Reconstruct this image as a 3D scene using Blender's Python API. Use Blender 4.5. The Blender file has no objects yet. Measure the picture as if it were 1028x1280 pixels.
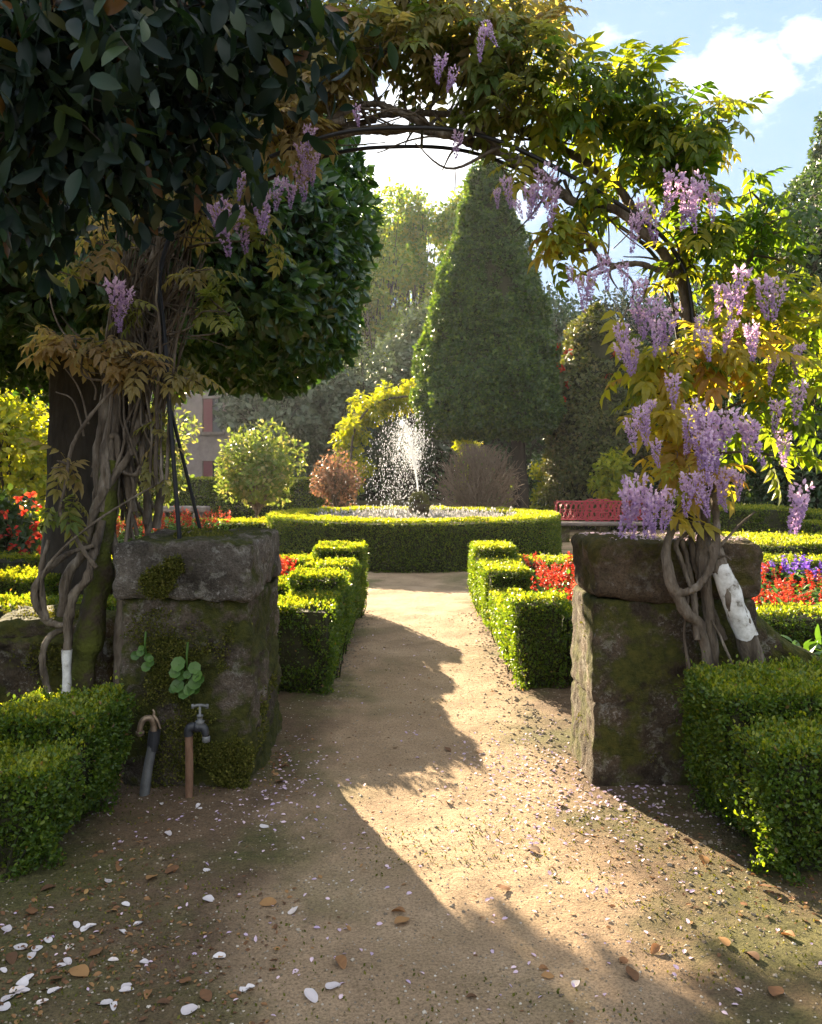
import bpy, math, numpy as np
from mathutils import Vector
R = np.random.default_rng(11)
C = bpy.context.scene.collection
sc = bpy.context.scene
F, EYE, HX, HY = 1060.0, 1.55, 514.0, 590.0

def W(px, py, d):                       # a place seen in the photo at a measured depth (metres)
    return np.array([(px-HX)/F*d, d, EYE-(py-HY)/F*d])

# ---------------------------------------------------------------- numpy geometry helpers
def _h(ix, iy, iz, s):
    n = (ix*374761393 + iy*668265263 + iz*2147483647 + s*974711) & 0xffffffff
    n = ((n ^ (n >> 13))*1274126177) & 0xffffffff
    n = ((n ^ (n >> 16))*2246822519) & 0xffffffff
    return ((n ^ (n >> 15)) & 0xffffff)/float(0xffffff)
def vnoise(p, s=0):
    p = np.asarray(p, float); i = np.floor(p).astype(np.int64); f = p-i; f = f*f*(3-2*f)
    o = 0
    for a in (0, 1):
        for b in (0, 1):
            for c in (0, 1):
                w = (f[:, 0] if a else 1-f[:, 0])*(f[:, 1] if b else 1-f[:, 1])*(f[:, 2] if c else 1-f[:, 2])
                o = o+w*_h(i[:, 0]+a, i[:, 1]+b, i[:, 2]+c, s)
    return o*2-1
def fbm(p, sc_=1., o=4, s=0):
    p = np.asarray(p, float)*sc_; r = 0; a = 1
    for k in range(o):
        r = r+a*vnoise(p+17.3*k, s+k); p = p*2.03; a *= .5
    return r
def nrm(v):
    return v/np.maximum(np.linalg.norm(v, axis=-1, keepdims=True), 1e-9)
def rv(n):
    return nrm(R.normal(size=(n, 3)))

class Geo:
    def __init__(s): s.v = []; s.l = []; s.t = []; s.m = []; s.r = []; s.n = 0
    def add(s, v, f, mat=0, rnd=None):
        v = np.asarray(v, np.float32).reshape(-1, 3); f = np.asarray(f, np.int32)
        if len(f) == 0: return s
        s.v.append(v); s.l.append((f+s.n).ravel()); s.t.append(np.full(len(f), f.shape[1], np.int32))
        s.m.append(np.full(len(f), mat, np.int32))
        s.r.append(np.zeros(len(f), np.float32)+(0.5 if rnd is None else np.asarray(rnd, np.float32)))
        s.n += len(v); return s
    def build(s, name, mats, parent=None, smooth=False, loc=(0, 0, 0)):
        me = bpy.data.meshes.new(name)
        if s.n:
            v = np.concatenate(s.v)-np.asarray(loc, np.float32); l = np.concatenate(s.l); t = np.concatenate(s.t)
            me.vertices.add(len(v)); me.vertices.foreach_set('co', v.ravel())
            me.loops.add(len(l)); me.loops.foreach_set('vertex_index', l)
            me.polygons.add(len(t))
            st = np.zeros(len(t), np.int32); st[1:] = np.cumsum(t)[:-1]
            me.polygons.foreach_set('loop_start', st); me.polygons.foreach_set('loop_total', t)
            me.polygons.foreach_set('material_index', np.concatenate(s.m))
            me.polygons.foreach_set('use_smooth', np.full(len(t), smooth))
            a = me.attributes.new('rnd', 'FLOAT', 'FACE'); a.data.foreach_set('value', np.concatenate(s.r))
            me.update(calc_edges=True)
        for m in (mats if isinstance(mats, (list, tuple)) else [mats]): me.materials.append(m)
        o = bpy.data.objects.new(name, me); C.objects.link(o); o.location = loc
        if parent: o.parent = parent; o.location = np.asarray(loc, float)-np.asarray(parent.location)
        return o

def tag(o, label, cat=None, group=None, kind=None):
    if label: o['label'] = label
    if cat: o['category'] = cat
    if group: o['group'] = group
    if kind: o['kind'] = kind
    return o
def thing(name, label, cat, loc=(0, 0, 0), group=None, kind=None):
    o = bpy.data.objects.new(name, None); C.objects.link(o); o.location = [float(x) for x in loc]; o.empty_display_size = .1
    return tag(o, label, cat, group, kind)
def copy_thing(root, loc, rz=0., s=1., label=None):
    r = root.copy(); C.objects.link(r); r.location = loc; r.rotation_euler = (0, 0, rz); r.scale = (s, s, s)
    if label: r['label'] = label
    for ch in list(root.children):
        c = ch.copy(); C.objects.link(c); c.parent = r
        for g in ch.children:
            d = g.copy(); C.objects.link(d); d.parent = c
    return r

# leaf templates: y along the leaf, z its upper side
T4 = (np.array([[0, 0, 0], [.32, .45, .07], [0, 1, 0], [-.32, .45, .07]]), np.array([[0, 1, 2, 3]]))
T6 = (np.array([[0, 0, 0], [.26, .28, .07], [.25, .66, .06], [0, 1, -.06], [-.25, .66, .06], [-.26, .28, .07], [0, .5, 0]]),
      np.array([[0, 1, 6, 5], [6, 1, 2, 3], [6, 3, 4, 5]]))
def long_leaf(w=.2, droop=.25, n=5):
    v = []; f = []
    for k in range(n+1):
        t = k/n; a = w*math.sin(math.pi*min(1, t*.93+.035))**.75; z = -droop*t*t
        if k == n: a = .008
        v += [[-a, t, z+.25*a], [0, t, z], [a, t, z+.25*a]]
    for k in range(n):
        b = 3*k; f += [[b, b+1, b+4, b+3], [b+1, b+2, b+5, b+4]]
    return np.array(v), np.array(f)
T_MAG = long_leaf(.21, .22)
def pinnate(pairs=4):
    V = []; Fc = []
    lf, ff = T6
    def put(y, ang, L, z):
        c, s = math.cos(ang), math.sin(ang); b = sum(len(x) for x in V)
        p = lf*np.array([.80, 1, 1])*L
        p[:, 2] -= .5*(p[:, 1]**2)/L
        q = np.stack([p[:, 0]*c+p[:, 1]*s, -p[:, 0]*s+p[:, 1]*c+y, p[:, 2]+z], 1)
        V.append(q); Fc.append(ff+b)
    for k in range(pairs):
        y = .22+.72*k/(pairs-1)*.95; L = .33+.09*math.sin(k/(pairs-1)*3.)
        for sgn in (-1, 1): put(y, sgn*math.radians(62-6*k), L, -.22*y*y)
    put(.95, 0, .40, -.2)
    b = sum(len(x) for x in V)
    V.append(np.array([[-.008, 0, 0], [.008, 0, 0], [.006, .5, -.055], [-.006, .5, -.055], [.004, .98, -.2], [-.004, .98, -.2]]))
    Fc.append(np.array([[0, 1, 2, 3], [3, 2, 4, 5]])+b)
    return np.concatenate(V), np.concatenate(Fc)
T_PIN = pinnate()
def place(g, T, pos, d, up, size, mat=0, rnd=None):
    tv, tf = T; n = len(pos)
    if n == 0: return
    y = nrm(np.asarray(d, float)); x = nrm(np.cross(y, up)); z = np.cross(x, y)
    s = np.broadcast_to(np.asarray(size, float), (n,))[:, None, None]
    v = pos[:, None, :]+s*(tv[None, :, 0:1]*x[:, None]+tv[None, :, 1:2]*y[:, None]+tv[None, :, 2:3]*z[:, None])
    f = (np.arange(n)[:, None, None]*len(tv)+tf[None]).reshape(-1, tf.shape[1])
    r = R.random(n) if rnd is None else rnd
    g.add(v.reshape(-1, 3), f, mat, np.repeat(r, len(tf)))

def spline(pts, n=40):
    p = np.array(pts, float); p = np.vstack([2*p[0]-p[1], p, 2*p[-1]-p[-2]]); m = len(p)-3
    t = np.linspace(0, m-1e-6, n); i = t.astype(int); f = (t-i)[:, None]
    a, b, c, d = p[i], p[i+1], p[i+2], p[i+3]
    return .5*((2*b)+(-a+c)*f+(2*a-5*b+4*c-d)*f**2+(-a+3*b-3*c+d)*f**3)
def tube(g, pts, r0, r1=None, sides=7, mat=0, rough=0., seed=0, cap=True, rnd=None):
    p = np.asarray(pts, float); n = len(p)
    if r1 is None: r1 = r0
    rad = np.linspace(r0, r1, n) if np.isscalar(r0) else np.asarray(r0, float)
    t = nrm(np.gradient(p, axis=0)); a = np.array([0.31, .17, .94]) if abs(t[0] @ np.array([.31, .17, .94])) < .9 else np.array([1., 0, 0])
    x = np.cross(t, a); 
    for k in range(1, n):
        xx = x[k-1]-t[k]*(x[k-1] @ t[k]); x[k] = xx
    x = nrm(x); y = np.cross(t, x)
    th = np.linspace(0, 2*np.pi, sides, endpoint=False)
    v = p[:, None]+rad[:, None, None]*(np.cos(th)[None, :, None]*x[:, None]+np.sin(th)[None, :, None]*y[:, None])
    if rough:
        q = v.reshape(-1, 3); o = q-np.repeat(p, sides, 0)
        q = q+o*(rough*fbm(q*np.array([1, 1, .35]), 1.2/max(rad.max(), .004), 3, seed))[:, None]; v = q.reshape(n, sides, 3)
    i = np.arange(n-1)[:, None]*sides; j = np.arange(sides)[None]; k = (j+1) % sides
    f = np.stack([i+j, i+k, i+sides+k, i+sides+j], -1).reshape(-1, 4)
    g.add(v.reshape(-1, 3), f, mat, rnd)
    if cap:
        for e, q in ((0, p[0]), (n-1, p[-1])):
            vv = np.vstack([v[e], q[None]]); ff = np.stack([np.full(sides, sides), np.arange(sides), (np.arange(sides)+1) % sides], 1)
            g.add(vv, ff if e else ff[:, ::-1], mat, rnd)
def lathe(g, prof, loc=(0, 0, 0), sides=16, mat=0, axis=None):
    prof = np.array(prof, float); th = np.linspace(0, 2*np.pi, sides, endpoint=False); n = len(prof)
    v = np.stack([prof[:, 0][:, None]*np.cos(th), prof[:, 0][:, None]*np.sin(th), prof[:, 1][:, None]+0*th], -1)
    if axis is not None:
        z = nrm(np.array(axis, float)); x = nrm(np.cross(z, [0.3, 1, .2])); y = np.cross(z, x)
        v = v[..., 0:1]*x+v[..., 1:2]*y+v[..., 2:3]*z
    i = np.arange(n-1)[:, None]*sides; j = np.arange(sides)[None]; k = (j+1) % sides
    g.add(v.reshape(-1, 3)+np.asarray(loc), np.stack([i+j, i+k, i+sides+k, i+sides+j], -1).reshape(-1, 4), mat)
def boxv(g, lo, hi, mat=0):
    x0, y0, z0 = lo; x1, y1, z1 = hi
    v = [[x0, y0, z0], [x1, y0, z0], [x1, y1, z0], [x0, y1, z0], [x0, y0, z1], [x1, y0, z1], [x1, y1, z1], [x0, y1, z1]]
    g.add(v, [[0, 3, 2, 1], [4, 5, 6, 7], [0, 1, 5, 4], [1, 2, 6, 5], [2, 3, 7, 6], [3, 0, 4, 7]], mat)
def rock(lo, hi, cell=.025, r=.05, amp=.02, seed=0, fs=4., chip=1.):
    lo = np.array(lo, float); hi = np.array(hi, float); n = np.maximum(2, np.round((hi-lo)/cell).astype(int))
    V = []; Fq = []; b = 0
    for ax in range(3):
        u, w = [(1, 2), (2, 0), (0, 1)][ax]
        for side in (0, 1):
            U, Wd = np.meshgrid(np.linspace(lo[u], hi[u], n[u]+1), np.linspace(lo[w], hi[w], n[w]+1), indexing='ij')
            P = np.zeros(U.shape+(3,)); P[..., u] = U; P[..., w] = Wd; P[..., ax] = hi[ax] if side else lo[ax]
            V.append(P.reshape(-1, 3)); m = n[w]+1
            i = (np.arange(n[u])[:, None]*m+np.arange(n[w])[None]).ravel()+b
            q = np.stack([i, i+m, i+m+1, i+1], 1); Fq.append(q if side else q[:, ::-1]); b += len(V[-1])
    V = np.concatenate(V); Fq = np.concatenate(Fq)
    _, first, inv = np.unique(np.round(V, 5), axis=0, return_index=True, return_inverse=True)
    V = V[first]; Fq = inv.reshape(-1)[Fq]
    c = np.clip(V, lo+r, hi-r); d = nrm(V-c+1e-9*(V-(lo+hi)/2)); V = c+d*r
    V = V+d*(amp*fbm(V, fs, 4, seed)+amp*.6*fbm(V, fs*4, 4, seed+9)-chip*amp*1.6*np.clip(fbm(V, fs*.8, 4, seed+3)-.22, 0, 1)-chip*amp*.7*np.abs(vnoise(V*fs*2.6, seed+5)))[:, None]
    return V, Fq

# ---------------------------------------------------------------- materials
def newmat(name):
    m = bpy.data.materials.new(name); m.use_nodes = True; nt = m.node_tree; nt.nodes.clear()
    o = nt.nodes.new('ShaderNodeOutputMaterial'); return m, nt, o
def N(nt, t, **k):
    n = nt.nodes.new(t)
    for a, b in k.items():
        if hasattr(n, a): setattr(n, a, b)
        else: n.inputs[a].default_value = b
    return n
def ramp(nt, cols):
    r = nt.nodes.new('ShaderNodeValToRGB'); e = r.color_ramp.elements
    while len(e) > 1: e.remove(e[-1])
    for i, (p, c) in enumerate(cols):
        el = e[0] if i == 0 else e.new(p)
        el.position = p; el.color = (*c, 1)
    return r
def leafmat(name, cols, tcol=(1.4, 1.35, .5), trans=.42, rough=.42, spec=.35):
    m, nt, o = newmat(name); L = nt.links.new
    a = N(nt, 'ShaderNodeAttribute', attribute_name='rnd'); r = ramp(nt, cols); L(a.outputs['Fac'], r.inputs[0])
    p = N(nt, 'ShaderNodeBsdfPrincipled'); p.inputs['Roughness'].default_value = rough; p.inputs['Specular IOR Level'].default_value = spec
    L(r.outputs[0], p.inputs['Base Color'])
    mu = N(nt, 'ShaderNodeMixRGB', blend_type='MULTIPLY'); mu.inputs[0].default_value = 1; mu.inputs[2].default_value = (*tcol, 1)
    L(r.outputs[0], mu.inputs[1])
    t = N(nt, 'ShaderNodeBsdfTranslucent'); L(mu.outputs[0], t.inputs[0])
    x = N(nt, 'ShaderNodeMixShader'); x.inputs[0].default_value = trans
    L(p.outputs[0], x.inputs[1]); L(t.outputs[0], x.inputs[2]); L(x.outputs[0], o.inputs[0]); return m
def noisemat(name, cols, scale=6., rough=.85, bump=.4, bscale=None, spec=.25, stretch=(1, 1, 1), detail=8., metallic=0., bdist=.02):
    m, nt, o = newmat(name); L = nt.links.new
    tc = N(nt, 'ShaderNodeTexCoord'); mp = N(nt, 'ShaderNodeMapping'); mp.inputs['Scale'].default_value = stretch
    L(tc.outputs['Object'], mp.inputs[0])
    n = N(nt, 'ShaderNodeTexNoise'); n.inputs['Scale'].default_value = scale; n.inputs['Detail'].default_value = detail; n.inputs['Roughness'].default_value = .65
    L(mp.outputs[0], n.inputs['Vector']); r = ramp(nt, cols); L(n.outputs['Fac'], r.inputs[0])
    p = N(nt, 'ShaderNodeBsdfPrincipled'); p.inputs['Roughness'].default_value = rough; p.inputs['Specular IOR Level'].default_value = spec; p.inputs['Metallic'].default_value = metallic
    L(r.outputs[0], p.inputs['Base Color'])
    n2 = N(nt, 'ShaderNodeTexNoise'); n2.inputs['Scale'].default_value = bscale or scale*4; n2.inputs['Detail'].default_value = 6
    L(mp.outputs[0], n2.inputs['Vector'])
    b = N(nt, 'ShaderNodeBump'); b.inputs['Strength'].default_value = bump; b.inputs['Distance'].default_value = bdist
    L(n2.outputs['Fac'], b.inputs['Height']); L(b.outputs[0], p.inputs['Normal']); L(p.outputs[0], o.inputs[0]); return m
def stonemat(name, base, moss=.5, mosscol=((.035, .05, .008), (.10, .11, .02)), lichen=.5, scale=5.):
    """rough garden granite: grain, pale lichen spots, moss where noise and upward faces allow"""
    m, nt, o = newmat(name); L = nt.links.new
    tc = N(nt, 'ShaderNodeTexCoord'); co = tc.outputs['Object']
    def noise(s, d=8, r=.65):
        n = N(nt, 'ShaderNodeTexNoise'); n.inputs['Scale'].default_value = s; n.inputs['Detail'].default_value = d; n.inputs['Roughness'].default_value = r
        L(co, n.inputs['Vector']); return n.outputs['Fac']
    r1 = ramp(nt, [(.3, tuple(.45*c for c in base)), (.5, base), (.72, tuple(1.35*c for c in base))]); L(noise(scale), r1.inputs[0])
    # grain
    r2 = ramp(nt, [(.35, (.45, .43, .4)), (.55, (1, 1, 1)), (.75, (1.0, .98, .94))]); L(noise(90, 4), r2.inputs[0])
    mu = N(nt, 'ShaderNodeMixRGB', blend_type='MULTIPLY'); mu.inputs[0].default_value = .8; L(r1.outputs[0], mu.inputs[1]); L(r2.outputs[0], mu.inputs[2])
    # lichen
    r3 = ramp(nt, [(.535, (0, 0, 0)), (.60, (1, 1, 1))]); L(noise(13, 10, .75), r3.inputs[0])
    lm = N(nt, 'ShaderNodeMath', operation='MULTIPLY'); lm.inputs[1].default_value = lichen; L(r3.outputs[0], lm.inputs[0])
    m2 = N(nt, 'ShaderNodeMixRGB'); m2.inputs[2].default_value = (.36, .34, .29, 1); L(lm.outputs[0], m2.inputs[0]); L(mu.outputs[0], m2.inputs[1])
    r6 = ramp(nt, [(.55, (0, 0, 0)), (.60, (1, 1, 1))]); L(noise(55, 6, .8), r6.inputs[0])
    r7 = ramp(nt, [(.45, (.1, .1, .1)), (.6, (1, 1, 1))]); L(noise(4.5, 5), r7.inputs[0])
    l2 = N(nt, 'ShaderNodeMath', operation='MULTIPLY'); L(r6.outputs[0], l2.inputs[0]); L(r7.outputs[0], l2.inputs[1])
    l3 = N(nt, 'ShaderNodeMath', operation='MULTIPLY'); l3.inputs[1].default_value = lichen; L(l2.outputs[0], l3.inputs[0])
    m4 = N(nt, 'ShaderNodeMixRGB'); m4.inputs[2].default_value = (.40, .37, .33, 1); L(l3.outputs[0], m4.inputs[0]); L(m2.outputs[0], m4.inputs[1])
    r8 = ramp(nt, [(.36, (.28, .27, .25)), (.58, (1, 1, 1))]); L(noise(2.3, 9, .75), r8.inputs[0])
    m2 = N(nt, 'ShaderNodeMixRGB', blend_type='MULTIPLY'); m2.inputs[0].default_value = .9; L(m4.outputs[0], m2.inputs[1]); L(r8.outputs[0], m2.inputs[2])
    # moss
    ge = N(nt, 'ShaderNodeNewGeometry'); sx = N(nt, 'ShaderNodeSeparateXYZ'); L(ge.outputs['Normal'], sx.inputs[0])
    ad = N(nt, 'ShaderNodeMath', operation='MULTIPLY_ADD'); ad.inputs[1].default_value = .1; L(sx.outputs['Z'], ad.inputs[0]); L(noise(3.2, 9, .7), ad.inputs[2])
    r4 = ramp(nt, [(.62-.32*moss, (0, 0, 0)), (.70-.32*moss, (1, 1, 1))]); L(ad.outputs[0], r4.inputs[0])
    r5 = ramp(nt, [(.35, mosscol[0]), (.65, mosscol[1])]); L(noise(26, 6), r5.inputs[0])
    m3 = N(nt, 'ShaderNodeMixRGB'); L(r4.outputs[0], m3.inputs[0]); L(m2.outputs[0], m3.inputs[1]); L(r5.outputs[0], m3.inputs[2])
    p = N(nt, 'ShaderNodeBsdfPrincipled'); p.inputs['Roughness'].default_value = .92; p.inputs['Specular IOR Level'].default_value = .2
    L(m3.outputs[0], p.inputs['Base Color'])
    hs = N(nt, 'ShaderNodeMath', operation='ADD'); L(noise(38, 8, .7), hs.inputs[0]); L(noise(140, 3), hs.inputs[1])
    b = N(nt, 'ShaderNodeBump'); b.inputs['Strength'].default_value = 1.; b.inputs['Distance'].default_value = .022; L(hs.outputs[0], b.inputs['Height'])
    L(b.outputs[0], p.inputs['Normal']); L(p.outputs[0], o.inputs[0]); return m
def plain(name, col, rough=.5, metallic=0., spec=.5):
    return noisemat(name, [(.3, tuple(.75*c for c in col)), (.7, col)], 20, rough, .15, 120, spec, metallic=metallic, bdist=.003)

M = {}
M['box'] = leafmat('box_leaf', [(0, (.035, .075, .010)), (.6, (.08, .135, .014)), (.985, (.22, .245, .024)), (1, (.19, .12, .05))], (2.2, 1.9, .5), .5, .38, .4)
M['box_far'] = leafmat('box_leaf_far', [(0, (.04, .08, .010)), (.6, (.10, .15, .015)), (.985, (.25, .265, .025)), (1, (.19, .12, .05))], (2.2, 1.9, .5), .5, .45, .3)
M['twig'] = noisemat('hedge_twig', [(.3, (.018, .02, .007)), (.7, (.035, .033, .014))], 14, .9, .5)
M['bark'] = noisemat('vine_bark', [(.34, (.045, .034, .024)), (.5, (.115, .09, .065)), (.62, (.18, .148, .112)), (.72, (.28, .245, .195))], 16, .9, 1., 60, .2, (1, 1, .28), bdist=.02)
M['bark_moss'] = noisemat('mossy_bark', [(.38, (.055, .042, .028)), (.52, (.06, .065, .014)), (.68, (.085, .095, .018))], 9, .95, .9, 60, .15, bdist=.015)
M['bark_dark'] = noisemat('dark_bark', [(.3, (.02, .016, .013)), (.7, (.055, .046, .036))], 8, .9, .8, 30, .2, (1, 1, .35), bdist=.02)
M['camellia'] = leafmat('camellia_leaf', [(0, (.025, .06, .024)), (.6, (.042, .092, .032)), (1, (.085, .145, .04))], (1.8, 1.8, .5), .32, .28, .5)
M['cone'] = leafmat('cone_leaf', [(0, (.022, .050, .014)), (.6, (.040, .080, .018)), (1, (.09, .14, .028))], (2.4, 2.1, .5), .38, .35, .45)
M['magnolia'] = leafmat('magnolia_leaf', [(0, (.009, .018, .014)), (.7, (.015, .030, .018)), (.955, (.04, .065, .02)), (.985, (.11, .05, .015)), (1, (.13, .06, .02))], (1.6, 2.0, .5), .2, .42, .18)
M['wist'] = leafmat('wisteria_leaf', [(0, (.04, .085, .012)), (.3, (.10, .145, .016)), (.5, (.25, .25, .035)), (.68, (.30, .24, .05)), (.85, (.26, .16, .05)), (1, (.20, .11, .055))], (2.3, 2.1, .6), .58, .42, .3)
M['wist_dull'] = leafmat('bronze_wisteria_leaf', [(0, (.06, .10, .02)), (.35, (.15, .17, .045)), (.65, (.22, .185, .075)), (1, (.27, .19, .10))], (1.8, 1.7, .75), .52, .5, .25)
M['lilac'] = leafmat('wisteria_petal', [(0, (.34, .23, .46)), (.5, (.54, .40, .58)), (1, (.76, .61, .70))], (1.15, 1.0, 1.15), .45, .6, .15)
M['red'] = leafmat('red_petal', [(0, (.34, .016, .014)), (.6, (.50, .045, .024)), (1, (.58, .15, .05))], (1.1, 1, 1), .38, .5, .2)
M['purple'] = leafmat('purple_petal', [(0, (.10, .04, .34)), (1, (.26, .16, .55))], (1.2, 1, 1.2), .4, .5, .2)
M['lime'] = leafmat('lime_leaf', [(0, (.12, .18, .012)), (1, (.30, .32, .022))], (1.9, 1.6, .4), .5, .45, .3)
M['pale'] = leafmat('pale_leaf', [(0, (.075, .12, .03)), (.7, (.13, .17, .05)), (1, (.24, .22, .11))], (1.6, 1.5, .6), .45, .45, .3)
M['pinkleaf'] = leafmat('bronze_pink_leaf', [(0, (.11, .085, .045)), (.6, (.19, .115, .07)), (1, (.34, .19, .13))], (1.4, 1.1, .8), .35, .5, .3)
M['olive'] = leafmat('olive_leaf', [(0, (.05, .07, .045)), (1, (.095, .12, .075))], (1.2, 1.3, .7), .2, .55, .25)
M['lighttree'] = leafmat('spring_leaf', [(0, (.07, .15, .022)), (.6, (.13, .21, .025)), (1, (.25, .25, .03))], (1.9, 1.7, .5), .5, .5, .25)
M['dark'] = leafmat('evergreen_leaf', [(0, (.028, .058, .02)), (1, (.065, .105, .032))], (1.6, 1.6, .5), .3, .4, .4)
M['redcam'] = leafmat('camellia_olive_leaf', [(0, (.05, .065, .02)), (.7, (.085, .10, .03)), (1, (.14, .12, .05))], (1.6, 1.5, .5), .35, .4, .4)
M['grey'] = leafmat('lavender_leaf', [(0, (.14, .16, .12)), (.6, (.26, .27, .24)), (1, (.42, .39, .46))], (1.1, 1.1, 1), .35, .7, .1)
M['green'] = leafmat('fresh_leaf', [(0, (.05, .11, .02)), (1, (.10, .19, .035))], (1.5, 1.5, .5), .4, .4, .4)
M['moss'] = leafmat('moss', [(0, (.045, .055, .010)), (.6, (.095, .10, .018)), (1, (.16, .145, .035))], (1.4, 1.3, .5), .3, .8, .1)
M['stone'] = stonemat('garden_granite', (.165, .14, .112), .30, ((.028, .034, .006), (.075, .075, .014)), .8)
M['stone_dark'] = stonemat('mossy_granite', (.115, .085, .055), .52, ((.036, .042, .008), (.095, .09, .018)), .75)
M['stone_left'] = stonemat('bark_grey_granite', (.14, .11, .08), .56, ((.028, .034, .006), (.075, .075, .014)), .7)
M['stone_right'] = stonemat('weathered_granite', (.15, .105, .065), .36, ((.04, .036, .008), (.10, .08, .016)), lichen=.35)
M['white'] = noisemat('whitewash', [(.36, (.13, .11, .085)), (.44, (.42, .40, .36)), (.6, (.62, .61, .57))], 16, .85, .5, 60, .2, bdist=.006)
M['iron'] = plain('black_iron', (.022, .021, .022), .5, .6)
M['rust'] = noisemat('rusty_pipe', [(.3, (.11, .06, .035)), (.6, (.2, .115, .07)), (.8, (.27, .19, .13))], 30, .75, .4, 90, .3, (1, 1, .4), metallic=.25, bdist=.003)
M['zinc'] = noisemat('grey_pipe', [(.3, (.085, .085, .08)), (.7, (.17, .17, .165))], 20, .6, .3, 80, .4, metallic=.4, bdist=.003)
M['brass'] = noisemat('old_brass', [(.3, (.14, .10, .065)), (.7, (.30, .22, .15))], 26, .5, .3, 80, .5, metallic=.6, bdist=.003)
M['blackplastic'] = plain('black_rubber', (.02, .021, .024), .5)
M['redpaint'] = plain('red_paint', (.40, .04, .05), .55)
M['slab'] = noisemat('slab_stone', [(.3, (.11, .088, .075)), (.7, (.19, .16, .14))], 8, .9, .5)
M['soil'] = noisemat('bed_soil', [(.3, (.028, .02, .012)), (.7, (.075, .052, .032))], 12, .95, .9, 60, .1, bdist=.03)
M['petal_white'] = leafmat('magnolia_petal', [(0, (.50, .45, .46)), (.7, (.66, .62, .62)), (.86, (.62, .52, .46)), (1, (.45, .28, .16))], (1, 1, 1), .25, .6, .2)
M['litter'] = leafmat('dry_leaf', [(0, (.09, .05, .028)), (.5, (.19, .095, .045)), (.8, (.30, .17, .07)), (1, (.42, .30, .09))], (1.2, 1, .7), .25, .7, .2)
M['water'] = leafmat('water_drop', [(0, (.8, .82, .84)), (1, (.9, .9, .9))], (1, 1, 1), .5, .15, .5)
M['petal_pink'] = leafmat('fallen_wisteria_petal', [(0, (.42, .32, .48)), (1, (.72, .56, .62))], (1, 1, 1), .3, .6, .15)
M['pebble'] = leafmat('pebble', [(0, (.09, .07, .05)), (.7, (.22, .18, .13)), (1, (.42, .38, .32))], (1, 1, 1), .0, .9, .2)
M['wall'] = noisemat('house_stone', [(.3, (.15, .12, .11)), (.7, (.25, .21, .195))], 2.5, .9, .3)
M['shutter'] = plain('dark_red_shutter', (.16, .035, .045), .6)
M['glass'] = plain('dark_window', (.025, .028, .032), .15)
M['woodf'] = noisemat('fence_wood', [(.3, (.11, .08, .055)), (.7, (.22, .165, .12))], 10, .9, .5)

# ground and path
def groundmat(name, path):
    m, nt, o = newmat(name); L = nt.links.new
    tc = N(nt, 'ShaderNodeTexCoord'); co = tc.outputs['Object']
    def noise(s, d=8, r=.6):
        n = N(nt, 'ShaderNodeTexNoise'); n.inputs['Scale'].default_value = s; n.inputs['Detail'].default_value = d; n.inputs['Roughness'].default_value = r
        L(co, n.inputs['Vector']); return n.outputs['Fac']
    def math_(op, a, b):
        n = N(nt, 'ShaderNodeMath', operation=op)
        for i, x in enumerate((a, b)):
            if hasattr(x, 'links'): L(x, n.inputs[i])
            else: n.inputs[i].default_value = x
        return n.outputs[0]
    def mix(f, a, b, t='MIX'):
        n = N(nt, 'ShaderNodeMixRGB', blend_type=t)
        for i, x in ((0, f), (1, a), (2, b)):
            if hasattr(x, 'links'): L(x, n.inputs[i])
            elif i == 0: n.inputs[0].default_value = x
            else: n.inputs[i].default_value = (*x, 1)
        return n.outputs[0]
    def rmp(x, cols): r = ramp(nt, cols); L(x, r.inputs[0]); return r.outputs[0]
    sand = rmp(noise(2.2), [(.3, (.23, .162, .102)), (.5, (.315, .225, .142)), (.7, (.39, .285, .185))])
    soil = rmp(noise(9), [(.3, (.055, .036, .022)), (.7, (.13, .088, .055))])
    moss = rmp(noise(30), [(.35, (.05, .06, .018)), (.7, (.12, .12, .04))])
    fine = rmp(noise(110, 5, .7), [(.32, (.38, .35, .32)), (.5, (.95, .95, .94)), (.72, (1.4, 1.36, 1.3))])
    if path:
        sx = N(nt, 'ShaderNodeSeparateXYZ'); L(co, sx.inputs[0])
        ax = math_('ABSOLUTE', math_('SUBTRACT', sx.outputs['X'], .12), 0.)
        edge = math_('ADD', ax, math_('MULTIPLY', math_('SUBTRACT', noise(2.4), .5), .75))
        dirt = rmp(edge, [(.50, (0, 0, 0)), (.78, (1, 1, 1))])
        near = rmp(math_('MULTIPLY', sx.outputs['Y'], .1), [(.98, (1, 1, 1)), (1.0, (0, 0, 0))])   # the ring walk stays sandy
        c = mix(math_('MULTIPLY', math_('MULTIPLY', dirt, near), .85), sand, soil)
        pk = rmp(noise(1.15, 7, .62), [(.47, (0, 0, 0)), (.60, (1, 1, 1))])
        side = rmp(edge, [(.18, (.12, .12, .12)), (.6, (.75, .75, .75))])
        c = mix(math_('MULTIPLY', pk, side), c, moss)
    else:
        c = mix(rmp(noise(.6), [(.4, (0, 0, 0)), (.6, (1, 1, 1))]), soil, moss)
    c = mix(.8, c, fine, 'MULTIPLY')
    p = N(nt, 'ShaderNodeBsdfPrincipled'); p.inputs['Roughness'].default_value = .95; p.inputs['Specular IOR Level'].default_value = .15
    L(c, p.inputs['Base Color'])
    h = math_('ADD', noise(150, 4, .7), math_('MULTIPLY', noise(28, 8, .7), 2.2))
    b = N(nt, 'ShaderNodeBump'); b.inputs['Strength'].default_value = .9; b.inputs['Distance'].default_value = .011; L(h, b.inputs['Height'])
    L(b.outputs[0], p.inputs['Normal']); L(p.outputs[0], o.inputs[0]); return m
g = Geo(); g.add([[-400, -200, 0], [400, -200, 0], [400, 600, 0], [-400, 600, 0]], [[0, 1, 2, 3]])
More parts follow.
